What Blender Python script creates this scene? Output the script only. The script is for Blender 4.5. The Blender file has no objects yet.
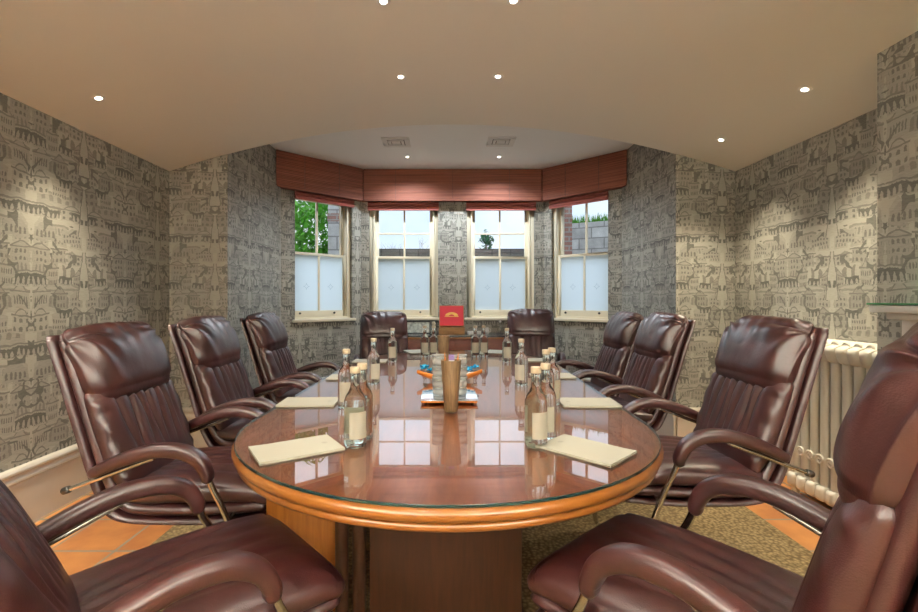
import bpy, bmesh, math, random
from mathutils import Vector, Matrix
random.seed(7)
PI = math.pi
sc = bpy.context.scene
COL = sc.collection

# ------------------------------------------------------------------ helpers
def mesh_from(name, verts, faces, smooth=True, mats=None, fmat=None, uvs=None):
    me = bpy.data.meshes.new(name)
    me.from_pydata([tuple(v) for v in verts], [], faces)
    if uvs:
        ul = me.uv_layers.new(name='UVMap')
        for p in me.polygons:
            for li in p.loop_indices:
                ul.data[li].uv = uvs[me.loops[li].vertex_index]
    if mats:
        for m in mats: me.materials.append(m)
    if fmat:
        for p, k in zip(me.polygons, fmat): p.material_index = k
    if smooth:
        me.polygons.foreach_set('use_smooth', [True] * len(me.polygons))
    me.update()
    return me

def obj(name, me, parent=None, loc=(0, 0, 0), rot=(0, 0, 0)):
    o = bpy.data.objects.new(name, me)
    COL.objects.link(o)
    o.location = loc; o.rotation_euler = rot
    if parent: o.parent = parent
    return o

def tag(o, label, cat, group=None, kind=None):
    o['label'] = label; o['category'] = cat
    if group: o['group'] = group
    if kind: o['kind'] = kind
    return o

def struct(o):
    o['kind'] = 'structure'
    return o

def thing(name, label, cat, loc=(0, 0, 0), rz=0.0, group=None):
    o = bpy.data.objects.new(name, None); COL.objects.link(o)
    o.empty_display_size = .1
    o.location = loc; o.rotation_euler = (0, 0, rz)
    return tag(o, label, cat, group)

def kids(o): return [c for c in bpy.data.objects if c.parent is o]

def dup(root, loc, rz, label, group=None, scale=None):
    def cp(o, parent):
        c = o.copy(); COL.objects.link(c)
        if parent: c.parent = parent
        for k in kids(o): cp(k, c)
        return c
    r = cp(root, None)
    r.location = loc; r.rotation_euler = (0, 0, rz)
    r['label'] = label
    if group: r['group'] = group
    if scale: r.scale = scale
    return r

def catmull(pts, n):
    """resample a list of tuples through a Catmull-Rom spline: n samples per span"""
    P = [Vector(p) for p in pts]
    P = [P[0] * 2 - P[1]] + P + [P[-1] * 2 - P[-2]]
    out = []
    for i in range(1, len(P) - 2):
        for k in range(n):
            t = k / n
            a, b, c, d = P[i - 1], P[i], P[i + 1], P[i + 2]
            out.append(.5 * ((2 * b) + (c - a) * t + (2 * a - 5 * b + 4 * c - d) * t * t + (3 * b - a - 3 * c + d) * t ** 3))
    out.append(P[-2].copy())
    return out

class MB:
    """collects shapes into one mesh"""
    def __init__(s): s.v = []; s.f = []; s.m = []
    def add(s, verts, faces, mat=0, M=None):
        b = len(s.v)
        for v in verts:
            v = Vector(v)
            s.v.append(M @ v if M else v)
        for f in faces: s.f.append([i + b for i in f]); s.m.append(mat)
        return s
    def box(s, x0, x1, y0, y1, z0, z1, mat=0, M=None):
        v = [(x0, y0, z0), (x1, y0, z0), (x1, y1, z0), (x0, y1, z0), (x0, y0, z1), (x1, y0, z1), (x1, y1, z1), (x0, y1, z1)]
        f = [(0, 3, 2, 1), (4, 5, 6, 7), (0, 1, 5, 4), (1, 2, 6, 5), (2, 3, 7, 6), (3, 0, 4, 7)]
        return s.add(v, f, mat, M)
    def tube(s, pts, r, n=12, mat=0, M=None, caps=True):
        P = [Vector(p) for p in pts]; v = []; f = []
        up = Vector((0, 0, 1)); prev = None
        for i, p in enumerate(P):
            t = (P[min(i + 1, len(P) - 1)] - P[max(i - 1, 0)]).normalized()
            if prev is None:
                a = t.cross(up if abs(t.z) < .9 else Vector((1, 0, 0))).normalized()
            else:
                a = (prev - t * prev.dot(t)).normalized()
            prev = a; b = t.cross(a)
            rr = r[i] if isinstance(r, (list, tuple)) else r
            for k in range(n):
                an = 2 * PI * k / n
                v.append(p + a * (rr * math.cos(an)) + b * (rr * math.sin(an)))
        for i in range(len(P) - 1):
            for k in range(n):
                k2 = (k + 1) % n
                f.append((i * n + k, i * n + k2, (i + 1) * n + k2, (i + 1) * n + k))
        if caps:
            f.append(tuple(range(n))[::-1]); f.append(tuple((len(P) - 1) * n + k for k in range(n)))
        return s.add(v, f, mat, M)
    def lathe(s, prof, n=32, mat=0, M=None, sq=None):
        v = []; f = []
        for (r, z) in prof:
            for k in range(n):
                an = 2 * PI * k / n
                v.append((r * math.cos(an), r * math.sin(an), z))
        for i in range(len(prof) - 1):
            for k in range(n):
                k2 = (k + 1) % n
                f.append((i * n + k, i * n + k2, (i + 1) * n + k2, (i + 1) * n + k))
        if prof[0][0] > 1e-6: f.append(tuple(range(n))[::-1])
        if prof[-1][0] > 1e-6: f.append(tuple((len(prof) - 1) * n + k for k in range(n)))
        return s.add(v, f, mat, M)
    def me(s, name, mats, smooth=True, bevel=0, merge=True, angle=40):
        me = mesh_from(name, s.v, s.f, False, mats, s.m)
        bm = bmesh.new(); bm.from_mesh(me)
        if merge: bmesh.ops.remove_doubles(bm, verts=bm.verts, dist=1e-6)
        if bevel:
            es = [e for e in bm.edges if len(e.link_faces) == 2 and e.calc_face_angle(0) > .6]
            bmesh.ops.bevel(bm, geom=es, offset=bevel, segments=2, affect='EDGES', profile=.6)
        bmesh.ops.recalc_face_normals(bm, faces=bm.faces)
        if smooth:
            ca = math.radians(angle)
            for f in bm.faces: f.smooth = True
            for e in bm.edges:
                if len(e.link_faces) == 2 and e.calc_face_angle(0) > ca: e.smooth = False
        bm.to_mesh(me); bm.free()
        return me

def T(x=0, y=0, z=0, rz=0, rx=0, ry=0):
    return Matrix.Translation((x, y, z)) @ Matrix.Rotation(rz, 4, 'Z') @ Matrix.Rotation(ry, 4, 'Y') @ Matrix.Rotation(rx, 4, 'X')

# ------------------------------------------------------------------ node helper
class S:
    """a node socket with arithmetic"""
    def __init__(s, nt, sock): s.nt = nt; s.k = sock
    def _m(s, op, *o, clamp=False):
        n = s.nt.nodes.new('ShaderNodeMath'); n.operation = op; n.use_clamp = clamp
        for i, a in enumerate((s,) + o):
            if isinstance(a, S): s.nt.links.new(a.k, n.inputs[i])
            else: n.inputs[i].default_value = a
        return S(s.nt, n.outputs[0])
    def __add__(s, o): return s._m('ADD', o)
    def __sub__(s, o): return s._m('SUBTRACT', o)
    def __mul__(s, o): return s._m('MULTIPLY', o)
    def __truediv__(s, o): return s._m('DIVIDE', o)
    def lt(s, o): return s._m('LESS_THAN', o)
    def gt(s, o): return s._m('GREATER_THAN', o)
    def frac(s): return s._m('FRACT')
    def floor(s): return s._m('FLOOR')
    def abs(s): return s._m('ABSOLUTE')
    def mod(s, o): return s._m('MODULO', o)
    def ping(s, o): return s._m('PINGPONG', o)
    def max(s, o): return s._m('MAXIMUM', o)
    def min(s, o): return s._m('MINIMUM', o)
    def mix(s, o, f):                       # s where f=0, o where f=1
        if not isinstance(o, S): return s + (f * -1 * s) + f * o
        return s + f * (o - s)

def new_mat(name):
    m = bpy.data.materials.new(name); m.use_nodes = True
    nt = m.node_tree
    b = nt.nodes['Principled BSDF']
    return m, nt, b

def srgb(r, g, b):
    def c(x):
        x /= 255
        return x / 12.92 if x <= .04045 else ((x + .055) / 1.055) ** 2.4
    return (c(r), c(g), c(b), 1)

def simple(name, col, rough=.5, metal=0, spec=.5, bump=0, bscale=200, vary=0, vscale=8, coat=0, stretch=None, ior=None):
    m, nt, b = new_mat(name)
    b.inputs['Base Color'].default_value = col
    b.inputs['Roughness'].default_value = rough
    b.inputs['Metallic'].default_value = metal
    b.inputs['Specular IOR Level'].default_value = spec
    b.inputs['Coat Weight'].default_value = coat
    b.inputs['Coat Roughness'].default_value = .08
    if ior: b.inputs['IOR'].default_value = ior
    tc = nt.nodes.new('ShaderNodeTexCoord')
    src = tc.outputs['Object']
    if stretch:
        mp = nt.nodes.new('ShaderNodeMapping'); mp.inputs['Scale'].default_value = stretch
        nt.links.new(src, mp.inputs[0]); src = mp.outputs[0]
    if vary:
        n = nt.nodes.new('ShaderNodeTexNoise'); n.inputs['Scale'].default_value = vscale; n.inputs['Detail'].default_value = 5
        nt.links.new(src, n.inputs['Vector'])
        r = nt.nodes.new('ShaderNodeValToRGB')
        lo = tuple(c * (1 - vary) for c in col[:3]) + (1,); hi = tuple(min(1, c * (1 + vary)) for c in col[:3]) + (1,)
        r.color_ramp.elements[0].color = lo; r.color_ramp.elements[0].position = .3
        r.color_ramp.elements[1].color = hi; r.color_ramp.elements[1].position = .7
        nt.links.new(n.outputs['Fac'], r.inputs[0]); nt.links.new(r.outputs[0], b.inputs['Base Color'])
    if bump:
        n = nt.nodes.new('ShaderNodeTexNoise'); n.inputs['Scale'].default_value = bscale; n.inputs['Detail'].default_value = 3
        nt.links.new(src, n.inputs['Vector'])
        bp = nt.nodes.new('ShaderNodeBump'); bp.inputs['Strength'].default_value = bump; bp.inputs['Distance'].default_value = .002
        nt.links.new(n.outputs['Fac'], bp.inputs['Height']); nt.links.new(bp.outputs[0], b.inputs['Normal'])
    return m

def emis(name, col, st):
    m, nt, b = new_mat(name)
    b.inputs['Base Color'].default_value = (.8, .8, .8, 1)
    b.inputs['Emission Color'].default_value = col
    b.inputs['Emission Strength'].default_value = st
    return m

def clear_pane(name, tint, ior, rough=0.0):
    """thin sheet of glass: straight-through transmission plus fresnel gloss on its outer face"""
    m = bpy.data.materials.new(name); m.use_nodes = True
    nt = m.node_tree; nt.nodes.clear()
    out = nt.nodes.new('ShaderNodeOutputMaterial')
    tr = nt.nodes.new('ShaderNodeBsdfTransparent'); tr.inputs[0].default_value = tint
    gl = nt.nodes.new('ShaderNodeBsdfGlossy'); gl.inputs['Roughness'].default_value = rough
    fr = nt.nodes.new('ShaderNodeFresnel'); fr.inputs['IOR'].default_value = ior
    ge = nt.nodes.new('ShaderNodeNewGeometry')
    fac = S(nt, fr.outputs[0]) * (S(nt, ge.outputs['Backfacing']) * -1 + 1)
    mx = nt.nodes.new('ShaderNodeMixShader')
    nt.links.new(fac.k, mx.inputs[0]); nt.links.new(tr.outputs[0], mx.inputs[1]); nt.links.new(gl.outputs[0], mx.inputs[2])
    nt.links.new(mx.outputs[0], out.inputs[0])
    return m

# ------------------------------------------------------------------ materials
def wallpaper():
    m, nt, b = new_mat('townscape_wallpaper')
    uv = nt.nodes.new('ShaderNodeUVMap'); uv.uv_map = 'UVMap'
    sp = nt.nodes.new('ShaderNodeSeparateXYZ'); nt.links.new(uv.outputs[0], sp.inputs[0])
    u = S(nt, sp.outputs[0]); v = S(nt, sp.outputs[1])
    # ragged hand-drawn edge
    nz = nt.nodes.new('ShaderNodeTexNoise'); nz.inputs['Scale'].default_value = 60; nz.inputs['Detail'].default_value = 2
    nt.links.new(uv.outputs[0], nz.inputs['Vector'])
    w = S(nt, nz.outputs['Fac']) - .5
    n8 = nt.nodes.new('ShaderNodeTexNoise'); n8.inputs['Scale'].default_value = 9; n8.inputs['Detail'].default_value = 1
    um0 = (u + 20.0).ping(.38)
    c8 = nt.nodes.new('ShaderNodeCombineXYZ'); nt.links.new(um0.k, c8.inputs[0]); nt.links.new(v.mod(.8).k, c8.inputs[1])
    nt.links.new(c8.outputs[0], n8.inputs['Vector'])
    w8 = S(nt, n8.outputs['Fac']) - .5
    um = um0 + w * .010 + w8 * .03
    vv = v + w * .008 + w8 * .05
    def wn(a, bb, c):
        n = nt.nodes.new('ShaderNodeTexWhiteNoise'); n.noise_dimensions = '3D'
        cx = nt.nodes.new('ShaderNodeCombineXYZ')
        for i, q in enumerate((a, bb, c)):
            if isinstance(q, S): nt.links.new(q.k, cx.inputs[i])
            else: cx.inputs[i].default_value = q
        nt.links.new(cx.outputs[0], n.inputs[0])
        s2 = nt.nodes.new('ShaderNodeSeparateColor'); nt.links.new(n.outputs['Color'], s2.inputs[0])
        return [S(nt, s2.outputs[i]) for i in range(3)]
    def layer(tone, rh, off, seed, base, dark, wide):
        rr = (vv + off) / rh
        row = rr.floor().mod(round(.8 / rh)); fv = rr.frac()
        ra = wn(row, seed, 1.5)
        ncell = (ra[0] * 2.4).floor() + wide            # cells in the half repeat
        fc = um / .38 * ncell
        ci = fc.floor(); fu = fc.frac()
        r = wn(ci, row, seed + 3.3)
        q = wn(ci, row, seed + 9.1)
        cx = (fu - .5).abs()
        h = r[0] * .38 + .42
        roof = r[1].gt(.62) * (cx * -.62 + .30).max(0)   # pitched roof
        dome = r[1].lt(.28) * ((cx * cx) * -2.6 + .26).max(0)
        top = h + roof + dome
        body = fv.lt(top) * cx.lt(q[0] * .12 + .37)
        # windows / arcades
        nw = (r[2] * 6).floor() + 3
        wx = ((fu * nw).frac() - .5).abs()
        nf = q[1].gt(.45) + 1
        fy = (fv / h * nf)
        wy = fy.frac()
        archtop = (wx * wx) * -2.2 + .74
        win = wx.lt(.26) * wy.lt(archtop) * wy.gt(.2) * fy.lt(nf) * cx.lt(.36)
        line = (fv - top).abs().lt(.035) * cx.lt(.5)
        cornice = (fv - h).abs().lt(.03) * cx.lt(.5)
        t = tone.mix((q[2] * .25 + base), body)
        t = t.mix(dark, body * win)
        t = t.mix(dark + .08, (line + cornice).min(1) * q[0].gt(.25))
        return t
    one = u * 0 + 1.0
    t = layer(one, .2, .03, 2.0, .72, .42, 1)
    t = layer(t, .1333, .0, 5.0, .60, .26, 2)
    # rows of dark arcades and dark tree lines
    r2 = (vv + .055) / .2
    k2 = r2.floor().mod(4); f2 = r2.frac()
    a2 = wn((um / .095).floor(), k2, 4.4)
    wx = ((um / .0317).frac() - .5).abs()
    darkband = f2.lt(.24) * a2[0].gt(.48)
    holes = wx.lt(.27) * f2.lt((wx * wx) * -1.2 + .17)
    tree = w8.abs().lt(.035) * wn((um / .06).floor(), (vv / .09).floor(), 8.8)[0].gt(.62)
    t = t.mix(.22, tree)
    t = t.mix(.14, darkband)
    t = t.mix(.75, darkband * holes)
    # tall tower on the mirror axis
    ax = um
    r3 = (vv / .4)
    f3 = r3.frac()
    tower = ax.lt(f3 * -.045 + .052) * f3.gt(.12) * f3.lt(.9)
    t = t.mix(.9, tower)
    clock = ax.lt(.03) * ax.gt(.010) * ((f3 - .38).abs()).lt(.045)
    t = t.mix(.15, clock)
    t = t.mix(.25, (ax - (f3 * -.045 + .052)).abs().lt(.003) * f3.gt(.12) * f3.lt(.9))
    # fine engraved hatching
    hat = nt.nodes.new('ShaderNodeTexNoise'); hat.inputs['Scale'].default_value = 1; hat.inputs['Detail'].default_value = 3
    mp = nt.nodes.new('ShaderNodeMapping'); mp.inputs['Scale'].default_value = (30, 190, 1)
    nt.links.new(uv.outputs[0], mp.inputs[0]); nt.links.new(mp.outputs[0], hat.inputs['Vector'])
    t = t + (S(nt, hat.outputs['Fac']) - .5) * .5
    mx = nt.nodes.new('ShaderNodeMix'); mx.data_type = 'RGBA'
    nt.links.new(t._m('MAXIMUM', 0.0, clamp=True).k, mx.inputs[0])
    mx.inputs[6].default_value = (.070, .069, .062, 1)
    mx.inputs[7].default_value = (.40, .385, .335, 1)
    nt.links.new(mx.outputs[2], b.inputs['Base Color'])
    b.inputs['Roughness'].default_value = .5
    b.inputs['Specular IOR Level'].default_value = .45
    return m

def leather():
    m, nt, b = new_mat('burgundy_leather')
    tc = nt.nodes.new('ShaderNodeTexCoord')
    n = nt.nodes.new('ShaderNodeTexNoise'); n.inputs['Scale'].default_value = 9; n.inputs['Detail'].default_value = 4
    nt.links.new(tc.outputs['Object'], n.inputs['Vector'])
    r = nt.nodes.new('ShaderNodeValToRGB')
    r.color_ramp.elements[0].color = (.030, .0068, .0072, 1); r.color_ramp.elements[0].position = .3
    r.color_ramp.elements[1].color = (.054, .0134, .0122, 1); r.color_ramp.elements[1].position = .7
    nt.links.new(n.outputs['Fac'], r.inputs[0]); nt.links.new(r.outputs[0], b.inputs['Base Color'])
    b.inputs['Roughness'].default_value = .36
    b.inputs['Specular IOR Level'].default_value = .7
    b.inputs['Coat Weight'].default_value = .2; b.inputs['Coat Roughness'].default_value = .3
    v = nt.nodes.new('ShaderNodeTexVoronoi'); v.inputs['Scale'].default_value = 330
    n2 = nt.nodes.new('ShaderNodeTexNoise'); n2.inputs['Scale'].default_value = 26; n2.inputs['Detail'].default_value = 4
    nt.links.new(tc.outputs['Object'], v.inputs['Vector']); nt.links.new(tc.outputs['Object'], n2.inputs['Vector'])
    h = S(nt, v.outputs['Distance']) * .25 + S(nt, n2.outputs['Fac']) * 1.6
    bp = nt.nodes.new('ShaderNodeBump'); bp.inputs['Strength'].default_value = .28; bp.inputs['Distance'].default_value = .004
    nt.links.new(h.k, bp.inputs['Height']); nt.links.new(bp.outputs[0], b.inputs['Normal'])
    return m

def wood(name, c0, c1, scale=(1, 14, 14), rough=.3, coat=.6, spec=.5):
    m, nt, b = new_mat(name)
    tc = nt.nodes.new('ShaderNodeTexCoord')
    mp = nt.nodes.new('ShaderNodeMapping'); mp.inputs['Scale'].default_value = scale
    nt.links.new(tc.outputs['Object'], mp.inputs[0])
    n = nt.nodes.new('ShaderNodeTexNoise'); n.inputs['Scale'].default_value = 4; n.inputs['Detail'].default_value = 7
    n.inputs['Distortion'].default_value = .6
    nt.links.new(mp.outputs[0], n.inputs['Vector'])
    r = nt.nodes.new('ShaderNodeValToRGB')
    r.color_ramp.elements[0].color = c0; r.color_ramp.elements[0].position = .32
    r.color_ramp.elements[1].color = c1; r.color_ramp.elements[1].position = .7
    nt.links.new(n.outputs['Fac'], r.inputs[0]); nt.links.new(r.outputs[0], b.inputs['Base Color'])
    b.inputs['Roughness'].default_value = rough; b.inputs['Coat Weight'].default_value = coat
    b.inputs['Coat Roughness'].default_value = .1; b.inputs['Specular IOR Level'].default_value = spec
    return m

def tiles():
    m, nt, b = new_mat('terracotta_tiles')
    tc = nt.nodes.new('ShaderNodeTexCoord')
    sp = nt.nodes.new('ShaderNodeSeparateXYZ'); nt.links.new(tc.outputs['Object'], sp.inputs[0])
    x = (S(nt, sp.outputs[0]) + 1.65 + 6.6) / .33; y = (S(nt, sp.outputs[1]) - 2.29 + 6.6) / .33
    gx = (x.frac() - .5).abs().gt(.478); gy = (y.frac() - .5).abs().gt(.478)
    g = gx.max(gy)
    w = nt.nodes.new('ShaderNodeTexWhiteNoise'); w.noise_dimensions = '2D'
    cx = nt.nodes.new('ShaderNodeCombineXYZ'); nt.links.new(x.floor().k, cx.inputs[0]); nt.links.new(y.floor().k, cx.inputs[1])
    nt.links.new(cx.outputs[0], w.inputs[0])
    n = nt.nodes.new('ShaderNodeTexNoise'); n.inputs['Scale'].default_value = 7; n.inputs['Detail'].default_value = 5
    nt.links.new(tc.outputs['Object'], n.inputs['Vector'])
    f = S(nt, w.outputs['Value']) * .4 + S(nt, n.outputs['Fac']) * .7
    r = nt.nodes.new('ShaderNodeValToRGB')
    r.color_ramp.elements[0].color = (.34, .12, .035, 1); r.color_ramp.elements[0].position = .25
    r.color_ramp.elements[1].color = (.62, .28, .08, 1); r.color_ramp.elements[1].position = .8
    nt.links.new(f.k, r.inputs[0])
    mx = nt.nodes.new('ShaderNodeMix'); mx.data_type = 'RGBA'
    nt.links.new(g.k, mx.inputs[0]); nt.links.new(r.outputs[0], mx.inputs[6]); mx.inputs[7].default_value = (.22, .19, .15, 1)
    nt.links.new(mx.outputs[2], b.inputs['Base Color'])
    b.inputs['Roughness'].default_value = .45
    bp = nt.nodes.new('ShaderNodeBump'); bp.inputs['Strength'].default_value = .5; bp.inputs['Distance'].default_value = .004
    nt.links.new((g * -1).k, bp.inputs['Height']); nt.links.new(bp.outputs[0], b.inputs['Normal'])
    return m

def sisal():
    m, nt, b = new_mat('sisal_weave')
    tc = nt.nodes.new('ShaderNodeTexCoord')
    ck = nt.nodes.new('ShaderNodeTexVoronoi'); ck.inputs['Scale'].default_value = 55
    nt.links.new(tc.outputs['Object'], ck.inputs['Vector'])
    r = nt.nodes.new('ShaderNodeValToRGB')
    r.color_ramp.elements[0].color = (.34, .25, .13, 1); r.color_ramp.elements[0].position = .1
    r.color_ramp.elements[1].color = (.13, .09, .045, 1); r.color_ramp.elements[1].position = .7
    nt.links.new(ck.outputs['Distance'], r.inputs[0]); nt.links.new(r.outputs[0], b.inputs['Base Color'])
    b.inputs['Roughness'].default_value = .95; b.inputs['Specular IOR Level'].default_value = .1
    bp = nt.nodes.new('ShaderNodeBump'); bp.inputs['Strength'].default_value = .8; bp.inputs['Distance'].default_value = .005; bp.invert = True
    nt.links.new(ck.outputs['Distance'], bp.inputs['Height']); nt.links.new(bp.outputs[0], b.inputs['Normal'])
    return m

def stone(name, c0, c1, mortar, bw=.5, bh=.22):
    m, nt, b = new_mat(name)
    uv = nt.nodes.new('ShaderNodeUVMap'); uv.uv_map = 'UVMap'
    br = nt.nodes.new('ShaderNodeTexBrick')
    br.inputs['Color1'].default_value = c0; br.inputs['Color2'].default_value = c1; br.inputs['Mortar'].default_value = mortar
    br.inputs['Scale'].default_value = 1; br.inputs['Brick Width'].default_value = bw; br.inputs['Row Height'].default_value = bh
    br.inputs['Mortar Size'].default_value = .012
    nt.links.new(uv.outputs[0], br.inputs['Vector'])
    n = nt.nodes.new('ShaderNodeTexNoise'); n.inputs['Scale'].default_value = 5; n.inputs['Detail'].default_value = 6
    nt.links.new(uv.outputs[0], n.inputs['Vector'])
    mx = nt.nodes.new('ShaderNodeMix'); mx.data_type = 'RGBA'; mx.blend_type = 'MULTIPLY'
    mx.inputs[0].default_value = .7
    nt.links.new(br.outputs[0], mx.inputs[6]); nt.links.new(n.outputs['Fac'], mx.inputs[7])
    nt.links.new(mx.outputs[2], b.inputs['Base Color']); b.inputs['Roughness'].default_value = .9
    return m

def fabric(name, c0, c1):
    m, nt, b = new_mat(name)
    tc = nt.nodes.new('ShaderNodeTexCoord')
    mp = nt.nodes.new('ShaderNodeMapping'); mp.inputs['Scale'].default_value = (.8, .8, 110)
    nt.links.new(tc.outputs['Object'], mp.inputs[0])
    n = nt.nodes.new('ShaderNodeTexNoise'); n.inputs['Scale'].default_value = 1; n.inputs['Detail'].default_value = 2
    nt.links.new(mp.outputs[0], n.inputs['Vector'])
    r = nt.nodes.new('ShaderNodeValToRGB')
    r.color_ramp.elements[0].color = c0; r.color_ramp.elements[0].position = .35
    r.color_ramp.elements[1].color = c1; r.color_ramp.elements[1].position = .65
    nt.links.new(n.outputs['Fac'], r.inputs[0]); nt.links.new(r.outputs[0], b.inputs['Base Color'])
    b.inputs['Roughness'].default_value = .7; b.inputs['Specular IOR Level'].default_value = .3
    return m

def frosted():
    m = bpy.data.materials.new('frosted_glass'); m.use_nodes = True
    nt = m.node_tree; nt.nodes.clear()
    out = nt.nodes.new('ShaderNodeOutputMaterial')
    tl = nt.nodes.new('ShaderNodeBsdfTranslucent'); tl.inputs[0].default_value = (.92, .97, .98, 1)
    tr = nt.nodes.new('ShaderNodeBsdfTransparent'); tr.inputs[0].default_value = (.8, .88, .9, 1)
    gl = nt.nodes.new('ShaderNodeBsdfGlossy'); gl.inputs['Roughness'].default_value = .35
    m1 = nt.nodes.new('ShaderNodeMixShader'); m1.inputs[0].default_value = .05
    m2 = nt.nodes.new('ShaderNodeMixShader'); m2.inputs[0].default_value = .04
    nt.links.new(tl.outputs[0], m1.inputs[1]); nt.links.new(tr.outputs[0], m1.inputs[2])
    nt.links.new(m1.outputs[0], m2.inputs[1]); nt.links.new(gl.outputs[0], m2.inputs[2])
    nt.links.new(m2.outputs[0], out.inputs[0])
    return m

def bottle_glass():
    m = bpy.data.materials.new('bottle_glass'); m.use_nodes = True
    nt = m.node_tree; nt.nodes.clear()
    out = nt.nodes.new('ShaderNodeOutputMaterial')
    g = nt.nodes.new('ShaderNodeBsdfGlass'); g.inputs['IOR'].default_value = 1.36; g.inputs['Roughness'].default_value = 0
    g.inputs['Color'].default_value = (.95, .98, .96, 1)
    nt.links.new(g.outputs[0], out.inputs[0])
    return m

M = {}
M['paper'] = wallpaper()
M['leather'] = leather()
M['seam'] = simple('dark_leather_piping', (.045, .015, .012, 1), .4, spec=.6)
M['chrome'] = simple('polished_chrome', (.62, .60, .56, 1), .14, metal=1)
M['cap'] = simple('dark_metal_cap', (.10, .095, .09, 1), .3, metal=.8)
M['top'] = wood('red_brown_veneer', (.195, .058, .021, 1), (.33, .104, .038, 1), (9, 1.2, 9), .35, .3)
M['rim'] = wood('warm_lit_rim_wood', (.24, .075, .011, 1), (.36, .13, .022, 1), (3, 3, 20), .28, .7)  # same wood as the table top; warm light is put into the orange
M['ped'] = wood('shaded_pedestal_veneer', (.026, .009, .004, 1), (.048, .016, .0065, 1), (14, 14, 1.2), .5, 0, .3)  # pedestal wood with the shade under the table put into its colour
M['wing'] = wood('lit_pedestal_veneer', (.36, .12, .02, 1), (.50, .19, .035, 1), (14, 14, 1.2), .3, .4)  # lit copy of the pedestal wood, the light on it coloured in
M['glasstop'] = clear_pane('table_glass', (.98, .985, .98, 1), 2.4)
M['glassedge'] = simple('green_glass_edge', (.006, .03, .03, 1), .12, spec=.8)
M['pane'] = clear_pane('window_glass', (.97, .98, .98, 1), 1.5)
M['frost'] = frosted()
M['etch'] = simple('etched_mark', (.52, .60, .64, 1), .6)
M['plaster'] = simple('cream_plaster', (.81, .79, .72, 1), .75, spec=.2)
M['plaster_bay'] = simple('grey_white_plaster', (.86, .88, .88, 1), .8, spec=.2)
M['tiles'] = tiles()
M['sisal'] = sisal()
M['cream'] = simple('cream_gloss_paint', (.80, .72, .55, 1), .35)
M['skirt'] = simple('skirting_paint', (.56, .52, .45, 1), .4)
M['radiator'] = simple('radiator_enamel', (.64, .60, .52, 1), .4)
M['pelmet'] = fabric('rust_ribbed_fabric', (.17, .060, .040, 1), (.30, .115, .078, 1))
M['blind'] = fabric('rose_blind_fabric', (.26, .075, .065, 1), (.40, .13, .11, 1))
M['white'] = simple('white_paint', (.78, .77, .74, 1), .4)
M['vent'] = simple('grey_vent', (.74, .74, .72, 1), .5)
M['dark'] = simple('dark_void', (.02, .02, .02, 1), .8)
M['lampglow'] = emis('lamp_glow', (1, .9, .74, 1), 26)
M['padpaper'] = simple('cream_paper', (.51, .49, .40, 1), .7, spec=.2)
M['padboard'] = simple('grey_board', (.30, .26, .20, 1), .8)
M['ink'] = simple('grey_ink', (.32, .29, .23, 1), .7)
M['bottle'] = bottle_glass()
M['label'] = simple('bottle_label', (.52, .49, .40, 1), .6)
M['cork'] = simple('bottle_cap', (.62, .52, .36, 1), .45)
M['cupwood'] = wood('walnut_cup', (.13, .075, .035, 1), (.30, .185, .09, 1), (40, 40, 1.5), .45, .1)
M['black'] = simple('black_plastic', (.015, .015, .015, 1), .35)
M['orange'] = simple('orange_lacquer', (.62, .20, .03, 1), .3)
M['purple'] = simple('purple_card', (.25, .17, .42, 1), .6)
M['silver'] = simple('silver_plate', (.72, .73, .74, 1), .12, metal=1)
def crystal():
    m = clear_pane('cut_crystal', (.9, .93, .93, 1), 1.9)
    nt = m.node_tree; out = [n for n in nt.nodes if n.type == 'OUTPUT_MATERIAL'][0]
    old = out.inputs[0].links[0].from_socket
    p = nt.nodes.new('ShaderNodeBsdfPrincipled'); p.inputs['Base Color'].default_value = (.72, .74, .74, 1); p.inputs['Roughness'].default_value = .12
    w = nt.nodes.new('ShaderNodeTexWave'); w.inputs['Scale'].default_value = 8; w.bands_direction = 'Z'
    tc = nt.nodes.new('ShaderNodeTexCoord'); nt.links.new(tc.outputs['Object'], w.inputs['Vector'])
    mx = nt.nodes.new('ShaderNodeMixShader'); f = S(nt, w.outputs['Fac']) * .45 + .25
    nt.links.new(f.k, mx.inputs[0]); nt.links.new(old, mx.inputs[1]); nt.links.new(p.outputs[0], mx.inputs[2]); nt.links.new(mx.outputs[0], out.inputs[0])
    return m
M['crystal'] = crystal()
M['tumbler'] = clear_pane('tumbler_glass', (.82, .86, .87, 1), 2.5)
M['sweet'] = simple('blue_foil', (.02, .30, .52, 1), .25, metal=.4)
M['console'] = wood('mahogany_console', (.13, .022, .010, 1), (.20, .038, .018, 1), (2, 14, 14), .5, 0)
M['consoletop'] = simple('dark_console_top', (.03, .03, .032, 1), .2)
M['red'] = simple('red_lining', (.52, .012, .03, 1), .55)
M['gold'] = simple('gold_print', (.80, .50, .12, 1), .4, metal=.3)
M['boxwood'] = wood('box_wood', (.34, .15, .04, 1), (.50, .26, .08, 1), (2, 14, 14), .4, .2)
M['greentop'] = simple('green_glass_strip', (.05, .22, .09, 1), .2)
M['leaf'] = simple('bright_leaves', (.17, .50, .05, 1), .55, vary=.5, vscale=4)
M['conifer'] = simple('conifer_green', (.06, .22, .10, 1), .7, vary=.4, vscale=5)
M['bark'] = simple('bark', (.10, .08, .06, 1), .9)
M['grass'] = simple('grass', (.10, .30, .03, 1), .9, vary=.3, vscale=20)
M['paving'] = simple('paving', (.30, .29, .27, 1), .9, vary=.2, vscale=3)
M['stone'] = stone('pale_stone_blocks', (.85, .84, .80, 1), (.68, .66, .62, 1), (.40, .38, .36, 1))
M['stonedark'] = stone('grey_stone', (.22, .22, .22, 1), (.15, .15, .15, 1), (.08, .08, .08, 1), .4, .15)
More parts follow.
